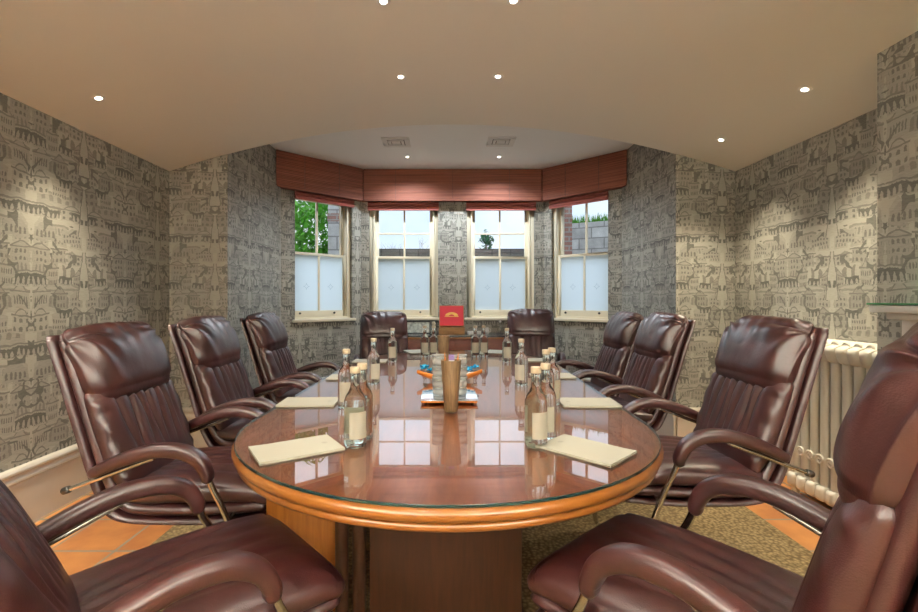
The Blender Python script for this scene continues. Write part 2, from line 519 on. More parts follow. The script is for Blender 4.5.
M['brick'] = stone('red_brick', (.55, .27, .21, 1), (.46, .24, .19, 1), (.5, .46, .42, 1), .225, .075)

# ------------------------------------------------------------------ camera
F = 460.0
cam = bpy.data.cameras.new('camera'); co = bpy.data.objects.new('camera', cam); COL.objects.link(co)
cam.sensor_width = 36; cam.lens = F / 918 * 36
cam.shift_x = (459 - 446) / 918; cam.shift_y = -(306 - 300) / 918
cam.clip_start = .02
co.location = (0, 0, 1.25); co.rotation_euler = (PI / 2, 0, 0)
sc.camera = co

# ------------------------------------------------------------------ room shell
XL, XR, YE, YB, YR = -2.345, 2.45, 3.9, 5.8, -3.4
LR0, LR1 = (-1.853, YE), (-1.83, 5.1)          # left reveal
RR0, RR1 = (1.95, YE), (1.95, 5.1)
LB, RB = (-1.07, YB), (1.236, YB)
HB = 2.87
VA, VS = 2.74, .40                              # vault apex and sagitta
VC, VW = .05, 2.40
def vz(x): return VA - VS * ((x - VC) / VW) ** 2

def wall(name, p0, p1, z0, z1, holes=(), mat='paper', th=.22, uoff=0.0, flip=1):
    """wall from p0 to p1 (inner face on that line), room on its left when flip=1; holes = (t0,t1,za,zb) in metres"""
    p0 = Vector((p0[0], p0[1], 0)); p1 = Vector((p1[0], p1[1], 0))
    d = (p1 - p0); L = d.length; d.normalize()
    n = Vector((d.y, -d.x, 0)) * flip          # outward
    us = sorted(set([0, L] + [h[0] for h in holes] + [h[1] for h in holes]))
    zs = sorted(set([z0, z1] + [h[2] for h in holes] + [h[3] for h in holes]))
    def inh(u, z): return any(h[0] < u < h[1] and h[2] < z < h[3] for h in holes)
    v = []; f = []; uv = []
    def quad(a, b, c, e, uvs):
        k = len(v); v.extend([a, b, c, e]); uv.extend(uvs); f.append((k, k + 1, k + 2, k + 3))
    for layer in (0, 1):
        o = n * (th * layer)
        for i in range(len(us) - 1):
            for j in range(len(zs) - 1):
                if inh((us[i] + us[i + 1]) / 2, (zs[j] + zs[j + 1]) / 2): continue
                P = lambda u, z: p0 + d * u + o + Vector((0, 0, z))
                a, b, c, e = P(us[i], zs[j]), P(us[i + 1], zs[j]), P(us[i + 1], zs[j + 1]), P(us[i], zs[j + 1])
                q = [(us[i] + uoff, zs[j]), (us[i + 1] + uoff, zs[j]), (us[i + 1] + uoff, zs[j + 1]), (us[i] + uoff, zs[j + 1])]
                quad(a, b, c, e, q)
    def strip(u0, za, u1, zb):
        a = p0 + d * u0 + Vector((0, 0, za)); b = p0 + d * u1 + Vector((0, 0, zb))
        if abs(u0 - u1) < 1e-6: q = [(u0 + uoff, za), (u1 + uoff, zb), (u1 + uoff + th, zb), (u0 + uoff + th, za)]
        else: q = [(u0 + uoff, za), (u1 + uoff, zb), (u1 + uoff, zb + th), (u0 + uoff, za + th)]
        quad(a, b, b + n * th, a + n * th, q)
    for h in list(holes) + [(0, L, z0, z1)]:
        strip(h[0], h[2], h[1], h[2]); strip(h[0], h[3], h[1], h[3]); strip(h[0], h[2], h[0], h[3]); strip(h[1], h[2], h[1], h[3])
    me = mesh_from(name, v, f, False, [M[mat]], None, uv)
    bm = bmesh.new(); bm.from_mesh(me); bmesh.ops.remove_doubles(bm, verts=bm.verts, dist=1e-5)
    bmesh.ops.recalc_face_normals(bm, faces=bm.faces); bm.to_mesh(me); bm.free()
    return struct(obj(name, me))

ZT = 3.05
# (rooms lies to the right-hand side walking left wall front->back, so flip=-1 on that side)
wall('wall_left', (XL, YR), (XL, YE), 0, ZT, flip=-1, uoff=.22)
wall('wall_left_end', (XL, YE), (LR0[0] - .0015, YE), 0, ZT, flip=-1, uoff=.134, th=.2)
wall('wall_left_reveal', (LR0[0], LR0[1] + .001), LR1, 0, ZT, flip=-1, uoff=.1, th=.2)
def bl(p, q): return math.hypot(q[0] - p[0], q[1] - p[1])
def on(p, q, t): return (p[0] + (q[0] - p[0]) * t, p[1] + (q[1] - p[1]) * t)
LL = bl(LR1, LB); RL = bl(RR1, RB)
WZ0, WZ1 = 1.0, 2.52
w1 = (.157 * LL, .875 * LL, WZ0, WZ1)
w4 = ((1 - .895) * RL, (1 - .160) * RL, WZ0, WZ1)
w2 = (-.971 - LB[0], -.101 - LB[0], WZ0, WZ1)
w3 = (.265 - LB[0], 1.118 - LB[0], WZ0, WZ1)
wall('wall_left_bay', LR1, LB, 0, ZT, [w1], flip=-1, uoff=.3)
wall('wall_back', LB, RB, 0, ZT, [w2, w3], flip=-1, uoff=.05)
wall('wall_right_bay', RB, RR1, 0, ZT, [w4], flip=-1, uoff=.2)
wall('wall_right_reveal', (RR1[0], RR1[1]), (RR0[0], RR0[1] + .001), 0, ZT, flip=-1, uoff=.0, th=.2)
wall('wall_right_end', (RR0[0] + .0015, YE), (XR, YE), 0, ZT, flip=-1, uoff=.13, th=.2)
wall('wall_right', (XR, YE), (XR, YR), 0, ZT, flip=-1, uoff=.3)
wall('wall_rear', (XR, YR), (XL, YR), 0, ZT, flip=-1)
XB, YBR = 2.1, 2.24
mb_v = []
def breast():
    # chimney breast: front face toward the room, far return
    v = [(XB, YBR, 0), (XB, YBR, ZT), (XB, -.6, 0), (XB, -.6, ZT), (XR, YBR, 0), (XR, YBR, ZT), (XR, -.6, 0), (XR, -.6, ZT)]
    vs = []; fs = []; uv = []
    def q(ids, us):
        k = len(vs); vs.extend([v[i] for i in ids]); fs.append((k, k + 1, k + 2, k + 3)); uv.extend(us)
    q((0, 2, 3, 1), [(.1, 0), (2.94, 0), (2.94, ZT), (.1, ZT)])
    q((4, 0, 1, 5), [(-.25, 0), (.1, 0), (.1, ZT), (-.25, ZT)])
    q((2, 6, 7, 3), [(2.94, 0), (3.3, 0), (3.3, ZT), (2.94, ZT)])
    me = mesh_from('wall_right_chimney', vs, fs, False, [M['paper']], None, uv)
    return struct(obj('wall_right_chimney', me))
breast()

# floor
mb = MB()
poly = [(XL - .1, YR - .1), (XR + .1, YR - .1), (XR + .1, YE + .1), (RR0[0] + .1, YE + .1), (RR1[0] + .1, RR1[1]), (RB[0], YB + .1), (LB[0], YB + .1), (LR1[0] - .1, LR1[1]), (LR0[0] - .1, YE + .1), (XL - .1, YE + .1)]
n = len(poly)
mb.add([(x, y, 0) for x, y in poly] + [(x, y, -.1) for x, y in poly],
       [tuple(range(n)), tuple(range(n, 2 * n))[::-1]] + [(i, (i + 1) % n, n + (i + 1) % n, n + i) for i in range(n)])
struct(obj('floor', mb.me('floor', [M['tiles']], smooth=False)))

# vaulted ceiling with its thick arched edge toward the bay
v = []; f = []
NX = 64
xs = [XL - .12 + (XR - XL + .24) * i / NX for i in range(NX + 1)]
for x in xs:
    z = vz(x)
    v += [(x, YR - .1, z), (x, YE + .005, z), (x, YE + .005, ZT), (x, YR - .1, ZT)]
for i in range(NX):
    a, b = i * 4, i * 4 + 4
    for k in range(4): f.append((a + k, a + (k + 1) % 4, b + (k + 1) % 4, b + k))
me = mesh_from('ceiling', v, f, True, [M['plaster']])
bm = bmesh.new(); bm.from_mesh(me); bmesh.ops.recalc_face_normals(bm, faces=bm.faces)
for e in bm.edges:
    if len(e.link_faces) == 2 and e.calc_face_angle(0) > .6: e.smooth = False
bm.to_mesh(me); bm.free()
struct(obj('ceiling', me))
mb = MB(); bp_ = [(-1.98, YE), (2.08, YE), (2.08, 5.15), (1.3, YB + .1), (-1.13, YB + .1), (-1.96, 5.15)]
n = len(bp_)
mb.add([(x, y, HB) for x, y in bp_] + [(x, y, HB + .1) for x, y in bp_], [tuple(range(n)), tuple(range(n, 2 * n))] + [(i, (i + 1) % n, n + (i + 1) % n, n + i) for i in range(n)])
struct(obj('ceiling_bay', mb.me('ceiling_bay', [M['plaster_bay']], smooth=False)))

# skirting
SK = [(0, 0), (.022, 0), (.022, .255), (.030, .262), (.030, .275), (.024, .285), (.024, .300), (.034, .310), (.034, .322), (.026, .334), (.012, .340), (0, .340)]
def skirting(name, p0, p1, ext0=0, ext1=0):
    p0 = Vector((p0[0], p0[1], 0)); p1 = Vector((p1[0], p1[1], 0)); d = (p1 - p0).normalized()
    p0 = p0 - d * ext0; p1 = p1 + d * ext1
    nn = Vector((d.y, -d.x, 0))
    v = []
    for p in (p0, p1):
        for (o, z) in SK: v.append(p + nn * (o + .0005) + Vector((0, 0, z)))
    k = len(SK)
    f = [(i, i + 1, k + i + 1, k + i) for i in range(k - 1)] + [tuple(range(k)), tuple(range(k, 2 * k))[::-1]]
    mb = MB().add(v, f)
    struct(obj(name, mb.me(name, [M['skirt']], smooth=False)))
skirting('baseboard_left', (XL, YR), (XL, YE))
skirting('baseboard_left_end', (XL, YE), LR0)
skirting('baseboard_left_reveal', LR0, LR1)
skirting('baseboard_left_bay', LR1, LB)
skirting('baseboard_back', LB, RB)
skirting('baseboard_right_bay', RB, RR1)
skirting('baseboard_right_reveal', RR1, RR0)
skirting('baseboard_right_end', RR0, (XR, YE))
skirting('baseboard_right', (XR, YE), (XR, YBR))
skirting('baseboard_chimney', (XB, YBR), (XB, -.6))

# ------------------------------------------------------------------ windows
def window(name, p0, p1, hole, grid, tuck=(0, 0)):
    """sash window in the hole of a wall whose inner face runs p0->p1"""
    P0 = Vector((p0[0], p0[1], 0)); d = (Vector((p1[0], p1[1], 0)) - P0).normalized()
    root = bpy.data.objects.new(name, None); COL.objects.link(root); struct(root)
    W0 = hole[1] - hole[0]; W = W0 + tuck[0] + tuck[1]
    org = P0 + d * (hole[0] - tuck[0])
    root.location = (org.x, org.y, WZ0); root.rotation_euler = (0, 0, math.atan2(d.y, d.x))
    H = WZ1 - WZ0
    # local: x along wall, +y outward, z up from opening bottom
    fr = MB(); y0, y1 = .05, .17; fw = .05 if max(tuck) else .065
    fr.box(0, fw, y0, y1, 0, H); fr.box(W - fw, W, y0, y1, 0, H); fr.box(0, W, y0, y1, H - fw, H); fr.box(0, W, y0, y1, 0, .05)
    fr.box(fw - .018, fw, y0 - .014, y0, .05, H); fr.box(W - fw, W - fw + .018, y0 - .014, y0, .05, H)
    obj('window_frame', fr.me('window_frame', [M['cream']], bevel=.004), root)
    sill = MB(); sill.box(tuck[0] - .03, W - tuck[1] + .03, -.05, .06, -.005, .028)
    obj('window_sill', sill.me('window_sill', [M['cream']], bevel=.008), root)
    zm = .785
    def sash(nm, z0, z1, ya, yb, bot, top, muntin_h, glass):
        s = MB(); st = .042
        s.box(fw, fw + st, ya, yb, z0, z1); s.box(W - fw - st, W - fw, ya, yb, z0, z1)
        s.box(fw + st, W - fw - st, ya, yb, z0, z0 + bot); s.box(fw + st, W - fw - st, ya, yb, z1 - top, z1)
        s.box(W / 2 - .011, W / 2 + .011, ya + .004, yb - .004, z0 + bot, z1 - top)
        if muntin_h:
            zc = (z0 + bot + z1 - top) / 2
            s.box(fw + st, W - fw - st, ya + .005, yb - .005, zc - .010, zc + .010)
        so = obj(nm, s.me(nm, [M['cream']], bevel=.003), root)
        g = MB(); yc = (ya + yb) / 2
        g.box(fw + st - .005, W - fw - st + .005, yc - .002, yc + .002, z0 + bot - .005, z1 - top + .005)
        obj('pane', g.me('pane', [M[glass]], smooth=False), so)
        return so
    up = sash('upper_sash', zm - .02, H - fw, .115, .155, .035, .05, grid, 'pane')
    lo = sash('lower_sash', .05, zm + .02, .065, .105, .075, .03, False, 'frost')
    # etched flower in the middle of each frosted pane
    for cx in (W * .31, W * .69):
        e = MB()
        for k in range(8):
            a = k * PI / 4; r0, r1 = .012, .042 if k % 2 == 0 else .028
            pts = [(cx + r0 * math.cos(a), .0825, .41 + r0 * math.sin(a)), (cx + (r0 + r1) / 2 * math.cos(a) - .004 * math.sin(a), .0825, .41 + (r0 + r1) / 2 * math.sin(a) + .004 * math.cos(a)),
                   (cx + r1 * math.cos(a), .0825, .41 + r1 * math.sin(a)), (cx + (r0 + r1) / 2 * math.cos(a) + .004 * math.sin(a), .0825, .41 + (r0 + r1) / 2 * math.sin(a) - .004 * math.cos(a))]
            e.add(pts, [(0, 1, 2, 3)])
        obj('etched_motif', e.me('etched_motif', [M['etch']], smooth=False), lo)
    for cx in (W * .2, W * .74):
        h = MB(); h.lathe([(0.013, 0), (.013, .004), (.006, .006), (.006, .012), (.010, .016), (.0, .018)], 12, M=T(cx, .065, .095, rx=PI / 2))
        obj('sash_lift', h.me('sash_lift', [M['cap']]), lo)
    return root
window('window_1', LR1, LB, w1, False, (.075, 0))
window('window_2', LB, RB, w2, True)
window('window_3', LB, RB, w3, True)
window('window_4', RB, RR1, w4, False, (0, .075))

# ------------------------------------------------------------------ pelmets and blinds
OFF = .125
def inward(p, q):
    d = Vector((q[0] - p[0], q[1] - p[1], 0)).normalized(); return d, Vector((d.y, -d.x, 0))
def isect(p, d, q, e):
    # 2D line intersection p + s d = q + t e
    den = d.x * e.y - d.y * e.x
    s = ((q.x - p.x) * e.y - (q.y - p.y) * e.x) / den
    return p + d * s
V2 = lambda p: Vector((p[0], p[1], 0))
dl, nl = inward(LR1, LB); db, nb = inward(LB, RB); dr, nr = inward(RB, RR1)
def front_line(off):
    cl = isect(V2(LR1) + nl * off, dl, V2(LB) + nb * off, db)
    cr = isect(V2(LB) + nb * off, db, V2(RB) + nr * off, dr)
    s = isect(V2(LR1) + nl * off, dl, V2(LR0) + Vector((.006, 0, 0)), Vector((LR1[0] - LR0[0], LR1[1] - LR0[1], 0)))
    e = isect(V2(RB) + nr * off, dr, V2(RR1) - Vector((.006, 0, 0)), Vector((0, 1, 0)))
    return s, cl, cr, e
FL = front_line(OFF); BL = front_line(.006)
PZ0, PZ1 = 2.485, 2.866
def pelmet(a, b, a2, b2, label):
    # ribbed front: horizontal reeds
    ee = (b - a).normalized() * .006; a = a + ee; b = b - ee; a2 = a2 + ee; b2 = b2 - ee
    v = []; rows = []
    nr_ = 22
    d = (b - a).normalized(); nin = Vector((d.y, -d.x, 0))
    for i in range(nr_ * 4 + 1):
        z = PZ0 + (PZ1 - PZ0) * i / (nr_ * 4)
        bul = .004 * abs(math.sin(PI * i / 4)) + .002 * math.sin(i * .37)
        rows.append((z, bul))
    for z, bul in rows: v += [a + nin * bul + Vector((0, 0, z)), b + nin * bul + Vector((0, 0, z))]
    k = len(rows)
    f = [(2 * i, 2 * i + 1, 2 * i + 3, 2 * i + 2) for i in range(k - 1)]
    m0 = len(v)
    v += [a2 + Vector((0, 0, PZ0)), b2 + Vector((0, 0, PZ0)), a2 + Vector((0, 0, PZ1)), b2 + Vector((0, 0, PZ1))]
    f += [(0, 1, m0 + 1, m0), (2 * k - 2, 2 * k - 1, m0 + 3, m0 + 2), (m0, m0 + 1, m0 + 3, m0 + 2)]
    f += [tuple([2 * i for i in range(k)] + [m0 + 2, m0]), tuple([2 * i + 1 for i in range(k)] + [m0 + 3, m0 + 1])]
    org = (a + b) / 2; org.z = PZ0
    mb = MB().add([Vector(p) - org for p in v], f)
    o = thing('window_pelmet', label, 'pelmet', org, 0, 'rust window pelmets')
    obj('fabric_front', mb.me('fabric_front', [M['pelmet']]), o)
    # stitched seams and bottom hem
    L = (b - a).length
    for t in ((.3, .7) if L < 1.4 else (.18, .5, .82)):
        p = a + (b - a) * t - org
        s = MB(); s.box(-.0015, .0015, -.008, .0, .002, PZ1 - PZ0 - .002, M=T(p.x, p.y, 0, math.atan2(d.y, d.x)))
        obj('seam', s.me('seam', [M['seam']], smooth=False), o)
    h = MB(); q = a - org; h.box(.012, L - .012, -.010, .004, -.012, .002, M=T(q.x, q.y, 0, math.atan2(d.y, d.x)))
    obj('hem', h.me('hem', [M['pelmet']], bevel=.003), o)
    return o
pelmet(FL[0], FL[1], BL[0], BL[1], 'ribbed rust fabric pelmet angled over the left bay window with the bush')
pelmet(FL[1], FL[2], BL[1], BL[2], 'long straight ribbed rust pelmet over the two back windows')
pelmet(FL[2], FL[3], BL[2], BL[3], 'ribbed rust fabric pelmet angled over the right bay window with the stone wall')

def blind(p0, p1, hole, label, zb):
    P0 = V2(p0); d = (V2(p1) - P0).normalized()
    c = P0 + d * ((hole[0] + hole[1]) / 2)
    W = hole[1] - hole[0] + .02
    o = thing('roman_blind', label, 'blind', (c.x, c.y, zb), math.atan2(d.y, d.x), 'rose roman blinds')
    mb = MB()
    # stacked soft folds (local -y is into the room)
    nfold = 2
    prof = []
    for i in range(nfold * 8 + 1):
        t = i / (nfold * 8)
        prof.append((-.018 - .022 * abs(math.sin(PI * t * nfold)) ** .7, t * (PZ0 - .002 - zb)))
    v = []
    for y, z in prof: v += [(-W / 2, y, z), (W / 2, y, z)]
    k = len(prof)
    v += [(-W / 2, -.012, 0), (W / 2, -.012, 0), (-W / 2, -.012, prof[-1][1]), (W / 2, -.012, prof[-1][1])]
    f = [(2 * i, 2 * i + 1, 2 * i + 3, 2 * i + 2) for i in range(k - 1)]
    f += [(0, 1, 2 * k + 1, 2 * k), (2 * k, 2 * k + 1, 2 * k + 3, 2 * k + 2), (2 * k - 2, 2 * k - 1, 2 * k + 3, 2 * k + 2),
          tuple([2 * i for i in range(k)] + [2 * k + 2, 2 * k]), tuple([2 * i + 1 for i in range(k)] + [2 * k + 3, 2 * k + 1])]
    mb.add(v, f)
    obj('folded_fabric', mb.me('folded_fabric', [M['blind']]), o)
    r = MB(); r.box(-W / 2, W / 2, -.034, -.022, -.012, .006)
    obj('bottom_bar', r.me('bottom_bar', [M['blind']], bevel=.003), o)
blind(LR1, LB, w1, 'rose pink roman blind drawn up over the window with the green bush', 2.405)
blind(LB, RB, w2, 'rose pink roman blind drawn up over the back window left of the red box', 2.385)
blind(LB, RB, w3, 'rose pink roman blind drawn up over the back window showing the tree', 2.385)
blind(RB, RR1, w4, 'rose pink roman blind drawn up over the window facing the stone wall', 2.39)

# ------------------------------------------------------------------ ceiling fittings
def downlight(x, y, label, energy, size=58, bay=False, blend=.6, col=(1, .93, .80)):
    if bay: col = (.84, .93, 1)
    z = HB if bay else vz(x)
    o = thing('ceiling_downlight', label, 'downlight', (x, y, z), 0, 'recessed ceiling downlights')
    slope = 0 if bay else -2 * VS * (x - VC) / VW ** 2
    R = Matrix.Rotation(-math.atan(slope), 4, 'Y')
    r = MB(); r.lathe([(.0165, -.0005), (.019, -.005), (.032, -.005), (.035, -.002), (.035, .001), (.0165, .001)], 32, M=R)
    obj('trim_ring', r.me('trim_ring', [M['white']]), o)
    g = MB(); g.lathe([(0, -.004), (.012, -.0035), (.016, -.001), (.016, .0005), (0, .0005)], 24, M=R)
    obj('lamp', g.me('lamp', [M['lampglow']]), o)
    L = bpy.data.lights.new('downlight_beam', 'SPOT'); L.energy = energy; L.color = col
    L.spot_size = math.radians(size); L.spot_blend = blend; L.shadow_soft_size = .025
    lo = bpy.data.objects.new('downlight_beam', L); COL.objects.link(lo); lo.parent = o
    lo.location = (0, 0, -.02)
    return o
E = 42
downlight(-.30, 3.05, 'small bright ceiling downlight near the arch, left one of that pair', E)
downlight(.345, 3.05, 'small bright ceiling downlight near the arch, right one of that pair', E)
downlight(-.31, 2.28, 'downlight at the top edge of the photo, left of centre', E)
downlight(.335, 2.28, 'downlight at the top edge of the photo, right of centre', E)
downlight(-2.04, 2.70, 'downlight close to the left wall washing the wallpaper', E * 2.6, 74, blend=1, col=(1, .88, .64))
downlight(2.07, 3.46, 'downlight near the right corner by the bay', E * 2.6, 84, blend=1, col=(1, .88, .64))
downlight(2.06, 2.64, 'downlight close to the right wall above the radiator', E * 3.2, 84, blend=1, col=(1, .88, .64))
downlight(-.435, 5.2, 'bay ceiling downlight above the left back window', 62, 150, True)
downlight(.60, 5.2, 'bay ceiling downlight above the right back window', 62, 150, True)
for y, w in ((1.45, 'third'), (.6, 'fourth')):  # rows out of view, added to light the near half of the room
    for x, sd in ((-.31, 'left'), (.335, 'right')):
        downlight(x, y, 'added out-of-view ceiling downlight above the table, %s row from the bay, %s one' % (w, sd), E * .55, 84)
for y, w in ((1.5, 'nearer'), (.35, 'further')):  # side downlights out of view, added as fill for the near half
    downlight(-2.04, y, 'added fill downlight along the left wall behind the photo edge, %s one' % w, E * (3.0 if y > 1 else 1.2), 88, blend=1)
    downlight(1.75, y, 'added fill downlight along the chimney breast behind the photo edge, %s one' % w, E * .8, 78)
def fill_uplight(x, y, rz, label):  # unseen uplighter, added to brighten the vault and fill from behind
    o = thing('added_uplight', label, 'added lamp', (x, y, 1.75), rz, 'added uplighters behind the camera')
    obj('back_plate', MB().box(-.05, .05, -.018, -.001, -.09, .09).me('back_plate', [M['gold']], bevel=.003), o)
    obj('bowl_shade', MB().lathe([(.02, -.07), (.09, -.02), (.12, .10), (.115, .10), (.085, -.012), (.018, -.06)], 28, M=T(0, -.14, 0)).me('bowl_shade', [M['white']]), o)
    obj('arm', MB().tube([(0, -.018, -.05), (0, -.10, -.05)], .008, 10).me('arm', [M['gold']]), o)
    L = bpy.data.lights.new('added_uplight_bulb', 'POINT'); L.energy = SC; L.color = (1, .985, .90); L.shadow_soft_size = .05
    lo = bpy.data.objects.new('added_uplight_bulb', L); COL.objects.link(lo); lo.parent = o; lo.location = (0, -.14, .035)
SC = 1200
fill_uplight(-1.2, YR, PI, 'added white bowl uplighter on the rear wall behind the camera, left one')
fill_uplight(1.2, YR, PI, 'added white bowl uplighter on the rear wall behind the camera, right one')
fill_uplight(XL, -1.2, PI / 2, 'added white bowl uplighter on the left wall behind the camera')
fill_uplight(XR, -1.6, -PI / 2, 'added white bowl uplighter on the right wall behind the camera')

def vent(x, y, label):
    o = thing('ceiling_vent', label, 'vent', (x, y, HB), 0, 'ceiling vents over the bay')
    a = MB()
    for (r0, r1, z) in ((.140, .088, -.008), (.080, .052, -.012)):
        a.box(-r1 - (r0 - r1), r1 + (r0 - r1), -r0, -r1, z, 0); a.box(-r0, r0, r1, r0, z, 0)
        a.box(-r0, -r1, -r1, r1, z, 0); a.box(r1, r0, -r1, r1, z, 0)
    obj('louvre_frame', a.me('louvre_frame', [M['vent']], bevel=.002), o)
    b = MB(); b.box(-.104, .104, -.104, .104, -.002, -.0005)
    obj('dark_opening', b.me('dark_opening', [M['dark']], smooth=False), o)
    c = MB(); c.box(-.044, .044, -.044, .044, -.014, -.003)
    obj('centre_plate', c.me('centre_plate', [M['vent']], bevel=.003), o)
vent(-.51, 4.72, 'square grey ceiling vent above the left back window')
vent(.56, 4.70, 'square grey ceiling vent above the right back window')

# ------------------------------------------------------------------ rug
mb = MB(); mb.box(-1.5, 1.8, -1.2, 4.95, .0005, .009)
rug = obj('area_rug', mb.me('area_rug', [M['sisal']], bevel=.003)); tag(rug, 'beige woven sisal rug on the tiles under the table and chairs', 'rug')
RZ = .0096

# ------------------------------------------------------------------ conference table
TX, TY, TR = .03, 2.795, -math.radians(1.6)
tbl = thing('conference_table', 'long round-ended polished wooden conference table under a glass sheet', 'table', (TX, TY, RZ), TR)
def track(r, n=48, L=.905):
    out = []
    for k in range(n + 1):
        a = PI * k / n
        out.append((r * math.cos(a), L + r * math.sin(a)))
    for k in range(n + 1):
        a = PI + PI * k / n
        out.append((r * math.cos(a), -L + r * math.sin(a)))
    return out
def track_solid(prof):
    """prof: list of (radius, z) from bottom centre outline upward; closes both ends with n-gons"""
    v = []; f = []
    n = None
    for (r, z) in prof:
        ring = track(r); n = len(ring)
        v += [(x, y, z) for x, y in ring]
    for i in range(len(prof) - 1):
        for k in range(n):
            k2 = (k + 1) % n
            f.append((i * n + k, i * n + k2, (i + 1) * n + k2, (i + 1) * n + k))
    f.append(tuple(range(n))[::-1]); f.append(tuple((len(prof) - 1) * n + k for k in range(n)))
    return v, f
TZ = .752 - RZ
R0 = .80
def arc(r, z, rad, a0, a1, n=8):
    return [(r + rad * math.cos(math.radians(a0 + (a1 - a0) * i / n)), z + rad * math.sin(math.radians(a0 + (a1 - a0) * i / n))) for i in range(n + 1)]
# bullnose rim
rim = [(.70, TZ - .036)] + arc(R0 - .018 + .005, TZ - .018, .018, -90, 80) + [(R0 - .02, TZ), (.70, TZ)]
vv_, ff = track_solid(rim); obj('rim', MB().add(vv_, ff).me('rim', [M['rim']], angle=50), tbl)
low = [(.60, TZ - .062)] + arc(R0 - .020, TZ - .050, .012, -90, 90) + [(.60, TZ - .0375)]
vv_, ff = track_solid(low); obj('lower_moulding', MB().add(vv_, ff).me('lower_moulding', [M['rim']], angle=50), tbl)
vv_, ff = track_solid([(R0 - .022, TZ - .004), (R0 - .022, TZ + .0006)]); obj('veneer_top', MB().add(vv_, ff).me('veneer_top', [M['top']], smooth=False), tbl)
gz0, gz1 = TZ + .0012, TZ + .0095
vv_, ff = track_solid([(R0 - .006, gz0), (R0 - .004, gz0 + .001), (R0 - .004, gz1 - .001), (R0 - .006, gz1)])
n_ = len(track(1))
g = MB().add(vv_, ff)
g.m = [1] * (3 * n_) + [0, 0]
obj('glass_sheet', g.me('glass_sheet', [M['glasstop'], M['glassedge']], smooth=False), tbl)
ZTOP = RZ + gz1 + .0002                        # world height of the glass surface
def pedestal(yc, sgn, nm):
    p = MB(); p.box(-.275, .275, yc - .14, yc + .14, .06, TZ - .064)
    p.box(-.295, .295, yc - .16, yc + .16, 0, .06)
    o = obj('pedestal', p.me('pedestal', [M['ped']], bevel=.006), tbl)
    for px_ in (-.315, -.378):
        q = MB(); q.lathe([(.024, .0), (.024, TZ - .064)], 20, M=T(px_, yc - sgn * .13, 0))
        obj('corner_post', q.me('corner_post', [M['ped']]), o)
    return o
pa = pedestal(-1.0, 1, 'near'); pb = pedestal(1.0, -1, 'far')
for (x0, y0, x1, y1, par) in ((-.655, -1.13, -.40, -1.06, pa), (-.64, 1.13, -.40, 1.06, pb)):
    w = MB(); a = math.atan2(y1 - y0, x1 - x0); L = math.hypot(x1 - x0, y1 - y0)
    w.box(0, L, -.014, .014, 0.0, TZ - .078, M=T(x0, y0, 0, a))
    obj('side_panel', w.me('side_panel', [M['wing']], bevel=.004), par)
sp_ = MB(); sp_.box(-.05, .05, -.86, .86, .12, .5); obj('spine_panel', sp_.me('spine_panel', [M['ped']], bevel=.004), tbl)

# ------------------------------------------------------------------ chair
_sec = {}
def section(N, expo, a_, b_):
    """N points evenly spaced along a superelliptic section of half sizes a_, b_ (returned in unit coordinates)"""
    key = (N, expo, a_, b_)
    if key in _sec: return _sec[key]
    K = 1600; pts = []
    for k in range(K):
        an = 2 * PI * k / K; ca, sa = math.cos(an), math.sin(an)
        pts.append((math.copysign(abs(ca) ** (2 / (expo * 1.6)), ca), math.copysign(abs(sa) ** (2 / 2.6), sa)))
    cum = [0]
    for k in range(K):
        p, q = pts[k], pts[(k + 1) % K]
        cum.append(cum[-1] + math.hypot((q[0] - p[0]) * max(a_, .01), (q[1] - p[1]) * max(b_, .006)))
    out = []; j = 0
    for i in range(N):
        tgt = cum[-1] * i / N
        while cum[j + 1] < tgt: j += 1
        u = (tgt - cum[j]) / max(cum[j + 1] - cum[j], 1e-9); p, q = pts[j], pts[(j + 1) % K]
        out.append((p[0] + (q[0] - p[0]) * u, p[1] + (q[1] - p[1]) * u))
    _sec[key] = out
    return out
